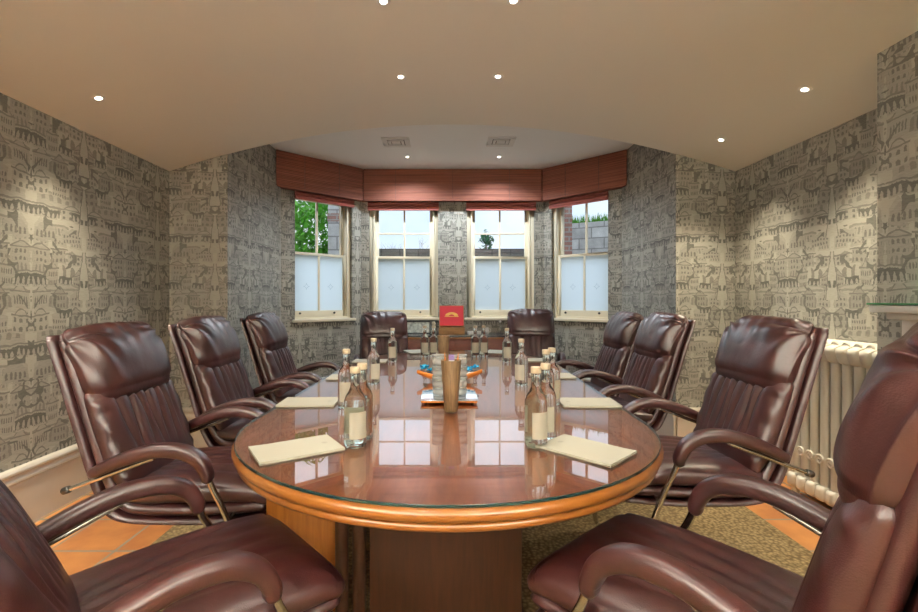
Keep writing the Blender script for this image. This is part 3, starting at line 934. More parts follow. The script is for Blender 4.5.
def slab(path, N=40, expo=4.0, cap=.03, capn=6, disp=None, span=8):
    """loft along an x-z path; path entries (x,z,width,thick). returns verts, faces"""
    P = catmull([(p[0], p[1], 0) for p in path], span)
    Q = catmull([(p[2], p[3], 0) for p in path], span)
    n = len(P)
    frames = []
    for i in range(n):
        t = (P[min(i + 1, n - 1)] - P[max(i - 1, 0)]); t = Vector((t.x, 0, t.y)).normalized()
        nrm = Vector((-t.z, 0, t.x))            # left of travel direction in x-z
        frames.append((Vector((P[i].x, 0, P[i].y)), t, nrm, Q[i].x, Q[i].y))
    rings = []
    # rounded start / end
    for k in range(capn):
        a = (k / capn) * PI / 2
        p, t, nn, w, th = frames[0]
        c = min(cap, th / 2)
        rings.append((p - t * (c * math.cos(a)), t, nn, w - 2 * c * (1 - math.sin(a)), max(th - 2 * c * (1 - math.sin(a)), .002), 0.0))
    for i, (p, t, nn, w, th) in enumerate(frames):
        rings.append((p, t, nn, w, th, i / (n - 1)))
    for k in range(capn - 1, -1, -1):
        a = (k / capn) * PI / 2
        p, t, nn, w, th = frames[-1]
        c = min(cap, th / 2)
        rings.append((p + t * (c * math.cos(a)), t, nn, w - 2 * c * (1 - math.sin(a)), max(th - 2 * c * (1 - math.sin(a)), .002), 1.0))
    v = []; f = []
    for (p, t, nn, w, th, s) in rings:
        # rounded-rectangle section: corner radius = up to half thickness
        for (yu, hu) in section(N, expo, round(w / 2, 3), round(th / 2, 3)):
            y = w / 2 * yu; h = th / 2 * hu
            q = p + nn * h + Vector((0, y, 0))
            if disp:
                dd = disp(s, y / (w / 2), h / (th / 2))
                q += nn * dd[0] + Vector((0, dd[1], 0))
            v.append(q)
    m = len(rings)
    for i in range(m - 1):
        for k in range(N):
            k2 = (k + 1) % N
            f.append((i * N + k, i * N + k2, (i + 1) * N + k2, (i + 1) * N + k))
    f.append(tuple(range(N))[::-1]); f.append(tuple((m - 1) * N + k for k in range(N)))
    return v, f
def slab_me(name, mat, *a, **k):
    v, f = slab(*a, **k)
    me = mesh_from(name, v, f, True, [M[mat]])
    bm = bmesh.new(); bm.from_mesh(me); bmesh.ops.recalc_face_normals(bm, faces=bm.faces); bm.to_mesh(me); bm.free()
    return me
def g_(x, w): return math.exp(-(x / w) ** 2)
def sm(a, b, x):
    t = max(0, min(1, (x - a) / (b - a))); return t * t * (3 - 2 * t)

W_ = .53
# path directions: seat pieces run front->rear then up, so "left of travel" (nrm) points down/outward; front surface = negative h
shell_p = [(.285, .392, W_, .034), (.15, .380, W_, .034), (0, .376, W_, .034), (-.20, .380, W_, .034), (-.295, .405, W_, .034), (-.342, .475, W_, .034),
           (-.370, .57, W_, .034), (-.412, .74, W_, .034), (-.455, .92, W_, .034), (-.497, 1.075, W_ - .01, .034), (-.503, 1.10, W_ - .02, .032)]
bol_p = [(.285, .436, W_ - .01, .055), (.15, .425, W_ - .01, .055), (0, .420, W_ - .01, .055), (-.19, .423, W_ - .01, .055), (-.258, .445, W_ - .01, .055), (-.299, .505, W_ - .01, .055),
         (-.326, .585, W_ - .01, .055), (-.368, .75, W_ - .01, .055), (-.410, .925, W_ - .01, .055), (-.451, 1.075, W_ - .02, .055), (-.456, 1.095, W_ - .03, .05)]
def seat_disp(s, y, h):
    if h > 0: return (0, 0)
    d = .012 * (1 - abs(y) ** 3) * math.sin(PI * min(1, max(0, s)))       # crown
    # soft pull creases running to the rear corners
    c = 0
    for k, (y0, sl) in enumerate(((-.62, .5), (-.28, .25), (.05, -.1), (.36, -.3), (.68, -.55))):
        c += .006 * g_(y - (y0 + sl * (s - .3)), .07) * sm(.15, .45, s) * (1 - sm(.8, 1, s))
    # gathers at the front corners
    r = math.hypot(abs(y) - 1, (s - 0.0) * 1.6); an = math.atan2(s * 1.6, 1 - abs(y) + 1e-4)
    c += .006 * math.sin(an * 11) * g_(r, .28)
    return ((-d + c) * sm(-.02, .55, -h), 0)
def back_disp(s, y, h):
    if h < 0:
        pass
    if h > 0: return (0, 0)
    d = .014 * (1 - abs(y) ** 2.5)
    c = 0
    for k, y0 in enumerate((-.66, -.44, -.22, 0.0, .22, .44, .66)):
        yk = y0 * (1 - .12 * (1 - s)) + .03 * math.sin(7 * s + k * 2.1)
        c += .015 * g_(y - yk, .045) * sm(.15, .5, s) * (1 - .5 * sm(.96, 1.0, s)) * (1 if k % 2 else .75)
    # hollow at the bottom, side tucks
    c += .005 * math.sin(s * 24 + y * 3) * g_(abs(y) - 1, .16)
    return ((-d + c) * sm(-.02, .55, -h), 0)
def head_disp(s, y, h):
    lat = 0
    if abs(y) > .8:                                             # gathers fanning from the rear top corner over the side
        u_, v_ = (1.12 - s) * 2.0, (1.0 - h)
        an2 = math.atan2(v_, u_ + .05); rr = math.hypot(u_, v_)
        lat = .006 * (math.sin(an2 * 9 + 1.5 * s) - .3) * sm(.15, .6, rr) * math.exp(-rr / 2.2) * sm(.8, .97, abs(y)) * (1 if y > 0 else -1)
    if h > 0: return (0, lat)
    d = .016 * (1 - abs(y) ** 3)
    r = math.hypot(abs(y) - 1.02, (1.0 - s) * .95)
    an = math.atan2((1.02 - s) * .95, 1.06 - abs(y))
    c = .0165 * (math.sin(an * 11 + 1.2 * math.sin(5 * y)) - .15) * math.exp(-r / .40) * sm(.03, .14, r)
    c += .003 * math.sin(y * 19 + 2 * s) * (1 - abs(y)) * sm(.2, 1, s)
    c += .018 * g_(abs(y) - 1.0, .12) * sm(.1, .5, 1 - abs(s - .5))      # sides tucked in
    return ((-d + c) * sm(-.02, .6, -h), lat)

# right-hand rule: travel rear->... check sign: seat travels -x, t=(-1,0,0) => nrm = (-t.z,0,t.x) = (0,0,-1): down. good
SEATC = [(.292, .470, W_ - .015, .085), (.25, .482, W_ - .01, .095), (.12, .487, W_ - .01, .10), (-.04, .483, W_ - .01, .10), (-.18, .478, W_ - .015, .095), (-.262, .482, W_ - .03, .08)]
BACKC = [(-.258, .520, W_ - .04, .07), (-.283, .585, W_ - .025, .095), (-.316, .70, W_ - .02, .100), (-.344, .80, W_ - .02, .095), (-.362, .855, W_ - .025, .08)]
HEADC = [(-.352, .868, W_ - .055, .09), (-.362, .905, W_ - .03, .120), (-.388, .985, W_ - .025, .130), (-.417, 1.055, W_ - .025, .125), (-.436, 1.092, W_ - .035, .105)]
ARM = [(-.325, .590, .050, .040), (-.26, .622, .056, .048), (-.17, .655, .060, .052), (-.08, .674, .060, .052), (.01, .668, .060, .052), (.07, .635, .058, .050), (.098, .590, .052, .044), (.102, .570, .048, .04)]

def lean(path, deg):
    out = []
    for (x, z, w, t) in path:
        if x < -.22 and z > .44:
            a = math.radians(deg) * sm(.44, .56, z)
            dx, dz = x + .29, z - .45
            x, z = -.29 + dx * math.cos(a) - dz * math.sin(a), .45 + dz * math.cos(a) + dx * math.sin(a)
        out.append((x, z, w, t))
    return out
MESH = {}
for var, deg in (('', 3.5), ('_reclined', 9.0), ('_tilted', .5)):
    MESH['shell' + var] = slab_me('outer_shell', 'leather', lean(shell_p, deg), N=28, cap=.017, capn=4, span=5)
    MESH['bol' + var] = slab_me('padded_edge', 'leather', lean(bol_p, deg), N=36, cap=.027, capn=5, span=5)
    MESH['back' + var] = slab_me('back_cushion', 'leather', lean(BACKC, deg), N=150, expo=3.4, cap=.045, capn=7, span=10, disp=back_disp)
    MESH['head' + var] = slab_me('headrest', 'leather', lean(HEADC, deg), N=140, expo=3.0, cap=.060, capn=9, span=12, disp=head_disp)
MESH['seat'] = slab_me('seat_cushion', 'leather', SEATC, N=110, expo=3.4, cap=.045, capn=7, span=10, disp=seat_disp)
MESH['arm'] = slab_me('armrest', 'leather', ARM, N=24, expo=2.2, cap=.02, capn=5, span=7)
def frame_tube():
    r = .0115
    pts = catmull([(-.22, 0, r), (-.05, 0, r), (.12, 0, r), (.20, 0, r + .003), (.243, 0, r + .04), (.25, 0, .12), (.215, 0, .30), (.165, 0, .44), (.125, 0, .52), (.108, 0, .56)], 5)
    for p in pts: p.z = max(p.z, r)
    mb = MB().tube(pts, r, 12)
    return mb.me('floor_frame', [M['chrome']])
MESH['tube'] = frame_tube()
rod = MB().tube([(-.10, 0, .645), (-.22, 0, .600), (-.42, 0, .527)], .0085, 12)
MESH['rod'] = rod.me('arm_rod', [M['chrome']])
cp = MB().lathe([(0, -.004), (.012, -.004), (.014, 0), (.014, .022), (.011, .026), (0, .026)], 16, M=T(-.42, 0, .527) @ Matrix.Rotation(math.radians(-110), 4, 'Y'))
MESH['rodcap'] = cp.me('rod_cap', [M['cap']])
cb = MB().tube([(-.22, -.292, .0115), (-.22, .292, .0115)], .0115, 12); MESH['cross'] = cb.me('floor_crossbar', [M['chrome']])
MESH['lug'] = MB().tube([(.178, 0, .415), (.178, .04, .415)], .012, 12).me('seat_lug', [M['chrome']])
def make_chair(label):
    t = thing('office_armchair', label, 'chair', (0, 0, RZ), 0, 'burgundy leather armchairs round the table')
    obj('outer_shell', MESH['shell'], t); obj('padded_edge', MESH['bol'], t)
    obj('seat_cushion', MESH['seat'], t); obj('back_cushion', MESH['back'], t); obj('headrest', MESH['head'], t)
    for s in (-1, 1):
        a = obj('armrest', MESH['arm'], t, (0, s * .297, 0))
        r = obj('arm_rod', MESH['rod'], a); 
        obj('rod_cap', MESH['rodcap'], a)
        f_ = obj('floor_frame', MESH['tube'], t, (0, s * .297, 0))
        obj('seat_lug', MESH['lug'], f_, rot=(0, 0, 0), loc=(0, -.04 if s > 0 else 0, 0))
    obj('floor_crossbar', MESH['cross'], t)
    return t
chair0 = make_chair('burgundy leather armchair by the left wall, nearest one with its whole back showing')
chair0.location = (-1.0, 2.03, RZ + .0004)
CG = 'burgundy leather armchairs round the table'
def ang(dx, dy): return math.atan2(dy, dx)
chairs = [
    (-1.02, 2.84, 0.0, 1.0, 'burgundy leather armchair in the middle of the three along the left wall'),
    (-1.02, 3.74, 0.0, 1.0, 'burgundy leather armchair furthest along the left wall, in front of the bay reveal'),
    (-.675, 1.20, math.radians(43), 1.0, 'burgundy leather armchair cut off at the lower left corner, only seat and arms in view'),
    (1.05, 2.17, PI, 1.02, 'burgundy leather armchair in front of the cream radiator on the right'),
    (1.05, 3.19, PI, 1.01, 'burgundy leather armchair on the right in front of the wall corner, second furthest'),
    (1.05, 3.86, PI, 1.0, 'burgundy leather armchair furthest along the right side, half hidden by the next one'),
    (.612, 1.145, math.radians(131), 1.05, 'large burgundy leather armchair nearest the camera at the lower right'),
    (-.615, 4.72, math.radians(-80), .975, 'burgundy leather armchair at the far table end, left of the red box'),
    (.89, 4.72, math.radians(-98), 1.0, 'burgundy leather armchair at the far table end, right of the red box'),
]
for (x, y, a, s, lab) in chairs:
    c = dup(chair0, (x, y, RZ + .0004), a, lab, CG, (1, 1, s))
    if y < 1.5:                                                  # the two nearest chairs are tipped further back
        for k in kids(c):
            nm = k.name.split('.')[0]
            key = {'outer_shell': 'shell', 'padded_edge': 'bol', 'back_cushion': 'back', 'headrest': 'head'}.get(nm)
            if key: k.data = MESH[key + ('_reclined' if x < 0 else '_tilted')]

# ------------------------------------------------------------------ things on the table
def pad_mesh():
    L, W2, n = .262, .178, 14
    v = []; f = []
    def lift(x, y): return .006 * max(0, (-x / (L / 2)) - .55) ** 1.3
    for lay, z in ((0, .0022), (1, .0085)):
        for i in range(n + 1):
            for j in range(5):
                x = -L / 2 + L * i / n; y = -W2 / 2 + W2 * j / 4
                v.append((x, y, z + lift(x, y)))
    k = (n + 1) * 5
    for i in range(n):
        for j in range(4):
            a = i * 5 + j
            f.append((a, a + 1, a + 6, a + 5)); f.append((k + a, k + a + 5, k + a + 6, k + a + 1))
    for i in range(n):
        f.append((i * 5, (i + 1) * 5, k + (i + 1) * 5, k + i * 5)); f.append((i * 5 + 4, (i + 1) * 5 + 4, k + (i + 1) * 5 + 4, k + i * 5 + 4))
    for j in range(4):
        f.append((j, j + 1, k + j + 1, k + j)); a = n * 5 + j; f.append((a, a + 1, k + a + 1, k + a))
    sheets = MB().add(v, f).me('paper_sheets', [M['padpaper']], angle=30)
    b = MB().box(-L / 2, L / 2, -W2 / 2, W2 / 2, 0, .002).me('backing_board', [M['padboard']], smooth=False)
    m = MB()
    for i, (dx, w) in enumerate(((0, .016), (.006, .022), (.012, .012))):
        m.box(L / 2 - .045 + dx, L / 2 - .043 + dx, -w / 2 - .0, w / 2, .0085, .0088)
    pr = m.me('printed_mark', [M['ink']], smooth=False)
    return sheets, b, pr
ps, pbd, pm = pad_mesh()
pad0 = thing('notepad', 'cream notepad near the left front of the table beside the two bottles', 'notepad', (-.487, 1.498, ZTOP), math.radians(33), 'cream notepads on the table')
obj('paper_sheets', ps, pad0); obj('backing_board', pbd, pad0); obj('printed_mark', pm, pad0)
pads = [
    (.452, 1.492, math.radians(134), 'cream notepad near the right front of the table beside the two bottles'),
    (-.645, 2.18, math.radians(2), 'cream notepad second from the front on the left side of the table'),
    (.668, 2.17, math.radians(178), 'cream notepad second from the front on the right side of the table'),
    (-.60, 2.88, 0, 'cream notepad third from the front on the left side of the table'),
    (.675, 2.93, PI, 'cream notepad third from the front on the right side of the table'),
    (-.60, 3.65, 0, 'cream notepad fourth from the front on the left side of the table'),
    (.70, 3.72, PI, 'cream notepad fourth from the front on the right side of the table'),
    (-.28, 4.30, math.radians(-70), 'cream notepad at the far table end before the left chair'),
    (.46, 4.28, math.radians(-110), 'cream notepad at the far table end before the right chair'),
]
for x, y, a, lab in pads: dup(pad0, (x, y, ZTOP), a, lab)

bprof = [(0, .004), (.020, .002), (.0335, .000), (.0365, .004), (.0375, .012), (.0375, .140), (.0365, .152), (.031, .168), (.0215, .184), (.0165, .196), (.0155, .206), (.0152, .236), (.0165, .238), (.0165, .243), (0, .243)]
bm_ = MB().lathe(bprof, 40).me('glass_body', [M['bottle']], angle=60)
cm_ = MB().lathe([(0, .2435), (.0172, .2435), (.0176, .245), (.0176, .262), (.016, .264), (0, .264)], 28).me('cap', [M['cork']])
def label_mesh():
    v = []; f = []; n = 24
    for i in range(n + 1):
        a = -.85 + 1.7 * i / n
        for r in (.0377, .0380):
            for z in (.03, .118): v.append((r * math.cos(a), r * math.sin(a), z))
    for i in range(n):
        a, b = i * 4, i * 4 + 4
        f += [(a, b, b + 1, a + 1), (a + 2, a + 3, b + 3, b + 2), (a, a + 2, b + 2, b), (a + 1, b + 1, b + 3, a + 3)]
    f += [(0, 1, 3, 2), (n * 4, n * 4 + 2, n * 4 + 3, n * 4 + 1)]
    return MB().add(v, f).me('paper_label', [M['label']])
lm_ = label_mesh()
bot0 = thing('water_bottle', 'clear water bottle nearest on the left, touching the near left notepad', 'bottle', (-.305, 1.545, ZTOP), math.radians(-60), 'glass water bottles on the table')
obj('glass_body', bm_, bot0); obj('cap', cm_, bot0); obj('paper_label', lm_, bot0)
bots = [
    (-.297, 1.632, -110, 'clear water bottle directly behind the nearest one on the left'),
    (.302, 1.545, -70, 'clear water bottle nearest on the right, touching the near right notepad'),
    (.352, 1.628, -100, 'clear water bottle beside and behind the nearest one on the right'),
    (-.455, 2.10, -80, 'clear water bottle behind the near left pair, beside the second left notepad'),
    (.452, 2.08, -100, 'clear water bottle of the second right pair, its left one'),
    (.497, 2.16, -60, 'clear water bottle of the second right pair, its right one beside the notepad'),
    (-.425, 2.70, -60, 'clear water bottle standing alone third along the left row'),
    (.435, 2.66, -120, 'clear water bottle standing alone third along the right row'),
    (-.428, 3.68, -90, 'clear water bottle standing alone in front of the far left chair'),
    (.485, 3.66, -90, 'clear water bottle standing alone in front of the far right chair'),
    (-.185, 4.02, -90, 'clear water bottle at the far table end left of the far pencil cup, outer one'),
    (-.108, 4.04, -90, 'clear water bottle at the far table end left of the far pencil cup, inner one'),
    (.255, 4.02, -90, 'clear water bottle at the far table end below the white cards, left one'),
    (.332, 4.04, -90, 'clear water bottle at the far table end below the white cards, right one'),
]
for x, y, a, lab in bots:
    b_ = dup(bot0, (x, y, ZTOP), math.radians(a), lab)

# pencil cups
cupm = MB().lathe([(0, .001), (.026, 0), (.029, .003), (.045, .222), (.045, .225), (.041, .225), (.026, .012), (0, .012)], 28).me('wooden_body', [M['cupwood']], angle=50)
cup0 = thing('pencil_cup', 'tall tapered wooden pencil cup in the middle of the table before the tray', 'pencil cup', (.022, 2.02, ZTOP), 0, 'wooden pencil cups')
obj('wooden_body', cupm, cup0)
dup(cup0, (-.018, 3.42, ZTOP), 0, 'tall tapered wooden pencil cup at the far table end below the red box')
def stick(mat, tipmat, x, y, lean, leany, lab, nm='pencil'):
    # stands in the near cup: rests on the cup floor and leans on its rim
    L = .245
    o = thing(nm, lab, 'pen', (.022 + x, 2.02 + y, ZTOP + .0135), 0, 'pencils in the near cup')
    top = Vector((lean, leany, L))
    a = MB().tube([(0, 0, 0), top * .86], .0042, 8).me('barrel', [M[mat]])
    obj('barrel', a, o)
    b = MB().tube([top * .861, top], [.0042, .001], 8).me('tip', [M[tipmat]])
    obj('tip', b, o)
stick('black', 'orange', -.010, 0, -.018, -.010, 'black pencil with orange tip leaning left in the near cup')
stick('black', 'orange', .010, 0, .022, -.010, 'black pencil with orange tip leaning right in the near cup')
stick('white', 'black', -.002, .012, -.004, .008, 'white pen standing upright at the back of the near cup', 'pen')
card = MB().box(-.012, .012, -.002, .002, .0, .225).me('card', [M['white']], smooth=False)
cd = thing('paper_card', 'white card with purple top standing in the near pencil cup', 'card', (.024, 2.012, ZTOP + .0135))
obj('card_sheet', card, cd)
obj('purple_header', MB().box(-.0122, .0122, -.0023, .0023, .212, .236).me('purple_header', [M['purple']], smooth=False), cd)

# tray with stacked tumblers
tray = thing('serving_tray', 'flat silver-topped wooden tray on the table behind the pencil cup', 'tray', (.015, 2.36, ZTOP))
t_ = MB().box(-.132, .132, -.215, .215, .008, .017); obj('wooden_base', t_.me('wooden_base', [M['orange']], bevel=.002), tray)
t_ = MB().box(-.136, .136, -.219, .219, .0172, .0205); obj('silver_plate', t_.me('silver_plate', [M['silver']], bevel=.0012), tray)
for sx in (-1, 1):
    for sy in (-1, 1):
        obj('foot', MB().lathe([(.008, 0), (.010, .0078)], 12, M=T(sx * .11, sy * .19, 0)).me('foot', [M['black']]), tray)
tprof = [(0, .004), (.026, .004), (.029, 0), (.031, .002), (.036, .085), (.0365, .090), (.034, .089), (.0275, .010), (0, .009)]
tum_m = MB().lathe(tprof, 32).me('drinking_glass', [M['crystal']], angle=50)
first = None
zt = ZTOP + .0207
for (sx, sw) in ((-.052, 'left'), (.052, 'right')):
    for k in range(3):
        lab = 'clear ribbed tumbler, %s one of the %s stack on the tray' % (('bottom', 'middle', 'top')[k], sw)
        o = obj('drinking_glass', tum_m, None, (.018 + sx, 2.27, zt + k * .054 + .0002))
        tag(o, lab, 'glass', 'stacked tumblers on the tray')
# boat dish with sweets
def boat():
    v = []; f = []; n = 30; m = 12
    L = .195
    for lay in (0, 1):
        for i in range(n + 1):
            t = -1 + 2 * i / n
            w = .052 * (1 - abs(t) ** 2.2) + .002
            zb = .004 + .050 * abs(t) ** 2.2
            zr = .040 + .030 * abs(t) ** 1.6
            for j in range(m + 1):
                a = -PI / 2 + PI * j / m
                y = w * math.sin(a); zz = zr - (zr - zb) * math.cos(a) ** .8 if math.cos(a) > 0 else zr
                q = Vector((L * t * (.97 if lay else 1), y * (.93 if lay else 1), zz + (.004 if lay else 0)))
                v.append(q)
    k = (n + 1) * (m + 1); fm = []
    for i in range(n):
        for j in range(m):
            a = i * (m + 1) + j
            f.append((a, a + 1, a + m + 2, a + m + 1)); fm.append(0)
            f.append((k + a, k + a + m + 1, k + a + m + 2, k + a + 1)); fm.append(1)
        for j in (0, m):
            a = i * (m + 1) + j
            f.append((a, a + m + 1, k + a + m + 1, k + a)); fm.append(0)
    for i in (0, n):
        for j in range(m):
            a = i * (m + 1) + j
            f.append((a, a + 1, k + a + 1, k + a)); fm.append(0)
    mb = MB().add(v, f); mb.m = fm
    return mb.me('boat_body', [M['orange'], M['silver']], angle=50)
bd = thing('boat_dish', 'long pointed orange dish of blue wrapped sweets behind the tray', 'dish', (.022, 2.74, ZTOP + .0), math.radians(4))
obj('dish_body', boat(), bd)
ft_ = MB().box(-.03, .03, -.014, .014, 0, .0065); obj('dish_foot', ft_.me('dish_foot', [M['orange']], bevel=.002), bd)
sw_body = MB().lathe([(0, -.016), (.006, -.014), (.009, -.006), (.0095, 0), (.009, .006), (.006, .014), (0, .016)], 12, M=T(ry=PI / 2)).me('sweet', [M['sweet']])
sb2 = MB()
for s in (-1, 1):
    sb2.lathe([(.002, 0), (.009, .010), (.0095, .011), (.001, .003)], 10, M=T(s * .015, 0, 0, ry=s * PI / 2))
twist_m = sb2.me('twisted_wrapper', [M['sweet']])
sweet_spots = []
ci_, si_ = math.cos(math.radians(4)), math.sin(math.radians(4))
for k in range(16):
    lx = -.15 + .30 * (k % 8) / 7; ly = (-.017 if k < 8 else .017) * (1 - (abs(lx) / .185) ** 2)
    sweet_spots.append((.022 + lx * ci_ - ly * si_, 2.74 + lx * si_ + ly * ci_, ZTOP + .060 + .02 * (abs(lx) / .125) ** 2 + .004 * (k % 3)))
for k, (x, y, z) in enumerate(sweet_spots):
    o = thing('wrapped_sweet', 'blue foil wrapped sweet lying in the orange boat dish', 'sweet', (x, y, z), random.uniform(0, 3), 'blue sweets in the boat dish')
    obj('sweet_body', sw_body, o); obj('twisted_wrapper', twist_m, o)

# ------------------------------------------------------------------ console table and its things
CZ = .845
con = thing('console_table', 'mahogany console table with dark top under the back windows', 'console table', (.10, 5.50, 0))
c_ = MB().box(-.80, .80, -.26, .235, CZ - .022, CZ); obj('dark_top', c_.me('dark_top', [M['consoletop']], bevel=.004), con)
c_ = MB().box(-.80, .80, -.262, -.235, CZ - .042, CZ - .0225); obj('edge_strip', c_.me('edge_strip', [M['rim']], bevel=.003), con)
c_ = MB().box(-.77, .77, -.23, .225, .10, CZ - .0225); obj('cabinet_body', c_.me('cabinet_body', [M['console']], bevel=.004), con)
for k in range(4):
    x0 = -.765 + k * .3825
    dm = MB().box(x0 + .006, x0 + .3765, -.246, -.2305, .13, CZ - .05)
    d_ = obj('cabinet_door', dm.me('cabinet_door', [M['console']], bevel=.004), con)
    obj('knob', MB().lathe([(.006, 0), (.006, .012), (.012, .018), (0, .024)], 12, M=T(x0 + (.34 if k % 2 == 0 else .04), -.246, .5, rx=PI / 2)).me('knob', [M['gold']]), d_)
for sx in (-.72, .72):
    for sy in (-.2, .2):
        obj('leg', MB().box(sx - .03, sx + .03, sy - .025, sy + .025, 0, .0998).me('leg', [M['console']], bevel=.003), con)
CT = CZ + .0003
bx = thing('presentation_box', 'open wooden presentation box with bright red lid lining on the console', 'box', (.068, 5.47, CT))
b_ = MB().box(-.15, .15, -.10, .10, 0, .004)
b_.box(-.15, .15, -.10, -.09, 0, .085).box(-.15, .15, .09, .10, 0, .085).box(-.15, -.14, -.09, .09, 0, .085).box(.14, .15, -.09, .09, 0, .085)
obj('wooden_tray', b_.me('wooden_tray', [M['boxwood']]), bx)
b_ = MB().box(-.139, .139, -.089, .089, .0045, .068); obj('inner_lining', b_.me('inner_lining', [M['orange']], bevel=.003), bx)
lidM = T(0, .10, .088, rx=math.radians(-12))
b_ = MB().box(-.15, .15, 0, .026, 0, .255, M=lidM); lid = obj('lid', b_.me('lid', [M['boxwood']], bevel=.003), bx)
b_ = MB().box(-.143, .143, -.003, -.0002, .007, .248, M=lidM); obj('red_lining', b_.me('red_lining', [M['red']], smooth=False), lid)
e_ = MB()
for i in range(14):                                             # gold arched emblem
    a0, a1 = PI * i / 14, PI * (i + 1) / 14
    rr = lambda a, r: (r * 1.0 * math.cos(a), -.0045, .128 + r * .55 * math.sin(a))
    e_.add([rr(a0, .030), rr(a1, .030), rr(a1, .078), rr(a0, .078)], [(0, 1, 2, 3)], M=lidM)
e_.box(-.085, .085, -.0046, -.0042, .114, .122, M=lidM)
obj('gold_emblem', e_.me('gold_emblem', [M['gold']], smooth=False), lid)
# framed picture
fp = thing('picture_frame', 'black framed pale picture leaning on the console left of the red box', 'picture frame', (-.34, 5.52, CT), math.radians(3))
fm_ = T(rx=math.radians(-10))
p_ = MB(); p_.box(-.155, .155, 0, .018, 0, .014, M=fm_).box(-.155, .155, 0, .018, .141, .155, M=fm_).box(-.155, -.141, 0, .018, .014, .141, M=fm_).box(.141, .155, 0, .018, .014, .141, M=fm_)
obj('frame', p_.me('frame', [M['black']], bevel=.002), fp)
M['print'] = simple('pale_print', (.50, .52, .46, 1), .4, vary=.5, vscale=30)
obj('print', MB().box(-.142, .142, .006, .010, .013, .142, M=fm_).me('print', [M['print']], smooth=False), fp)
obj('easel_back', MB().box(-.03, .03, .045, .049, .0, .12, M=T(rx=math.radians(8))).me('easel_back', [M['black']], smooth=False), fp)
jar = thing('glass_jar', 'small clear stoppered jar on the console between picture and red box', 'jar', (-.145, 5.40, CT))
obj('jar_body', MB().lathe([(0, 0), (.036, 0), (.038, .004), (.038, .075), (.026, .095), (.022, .108), (.024, .112), (0, .112)], 24).me('jar_body', [M['tumbler']], angle=50), jar)
obj('stopper', MB().lathe([(0, .1125), (.020, .1125), (.024, .13), (.016, .148), (0, .152)], 20).me('stopper', [M['cork']]), jar)
obj('contents', MB().lathe([(0, .004), (.032, .004), (.032, .05), (0, .052)], 20).me('contents', [M['label']]), jar)
st_ = thing('card_stack', 'low stack of white cards on the console right of the red box', 'cards', (.335, 5.46, CT), math.radians(6))
obj('cards', MB().box(-.075, .075, -.05, .05, 0, .032).me('cards', [M['white']], bevel=.001), st_)
obj('top_card', MB().box(-.07, .08, -.045, .055, .0325, .0345).me('top_card', [M['padpaper']], smooth=False), st_)
mug = thing('cream_jug', 'small cream jug on the console right of the white cards', 'jug', (.475, 5.42, CT))
obj('jug_body', MB().lathe([(0, 0), (.026, 0), (.034, .02), (.034, .045), (.024, .07), (.028, .082), (.025, .082), (.02, .07), (0, .02)], 24).me('jug_body', [M['white']], angle=60), mug)
obj('handle', MB().tube([(.028 + .0, 0, .066), (.05, 0, .062), (.052, 0, .036), (.033, 0, .026)], .004, 8).me('handle', [M['white']]), mug)
dec = thing('glass_decanter', 'pale stoppered decanter on the console beside the far right chair', 'decanter', (.64, 5.44, CT))
obj('decanter_body', MB().lathe([(0, 0), (.034, 0), (.038, .01), (.036, .07), (.014, .10), (.013, .13), (.017, .135), (0, .135)], 24).me('decanter_body', [M['tumbler']], angle=60), dec)
obj('stopper', MB().lathe([(0, .1355), (.010, .1355), (.017, .152), (0, .165)], 16).me('stopper', [M['white']]), dec)

# ------------------------------------------------------------------ radiator and mantel on the right
rad = thing('column_radiator', 'tall cream cast radiator with ornate top against the right wall', 'radiator', (2.32, 2.66, 0), 0)
RH = 1.02
for k in range(9):
    y = -.30 + k * .075
    s_ = MB()
    for x in (-.062, 0, .062):
        s_.tube([(x, y, .10), (x, y, .16), (x, y, .86), (x, y, .92)], [.028, .026, .026, .028], 12)
    v = []
    s_.add(*slab([(-.085, .10, .07, .09), (0, .095, .07, .10), (.085, .10, .07, .09)], N=20, cap=.03, span=4), M=T(0, y, 0))
    s_.add(*slab([(-.085, .935, .07, .10), (0, .955, .072, .12), (.085, .935, .07, .10)], N=20, cap=.03, span=4), M=T(0, y, 0))
    so = obj('radiator_section', s_.me('radiator_section', [M['radiator']], merge=False), rad)
    for zz, sc_ in ((.985, 1.0), (.30, 1.2)):
        sp2 = []; o_ = MB()
        for q in range(22):
            a = q / 21 * 3.2 * PI; r = .026 * sc_ * (1 - q / 26)
            sp2.append((-.096 if zz < .9 else -.07, y + r * math.cos(a) * .9, zz + r * math.sin(a)))
        o_.tube(sp2, .0075, 8)
        obj('scroll_relief', o_.me('scroll_relief', [M['radiator']]), so)
for y in (-.30, .30):
    for x in (-.07, .07):
        obj('foot', MB().tube([(x, y, 0), (x, y, .06)], [.02, .026], 12).me('foot', [M['radiator']]), rad)

man = thing('mantel_shelf', 'white mantel shelf with green glass top on the chimney breast', 'mantel shelf', (XB, 1.25, 0))
m_ = MB().box(-.19, -.001, -.85, .83, 1.195, 1.228); m_.box(-.15, -.001, -.81, .79, 1.165, 1.195)
obj('shelf_board', m_.me('shelf_board', [M['white']], bevel=.006), man)
obj('glass_top', MB().box(-.195, -.001, -.855, .835, 1.2285, 1.2365).me('glass_top', [M['greentop']], bevel=.001), man)
m_ = MB().box(-.09, -.001, -.80, .78, 1.0, 1.165); obj('frieze', m_.me('frieze', [M['white']], bevel=.004), man)
for y in (-.66, .62):
    m_ = MB().box(-.10, -.001, y - .14, y + .14, 0, 1.0); obj('pilaster', m_.me('pilaster', [M['white']], bevel=.004), man)

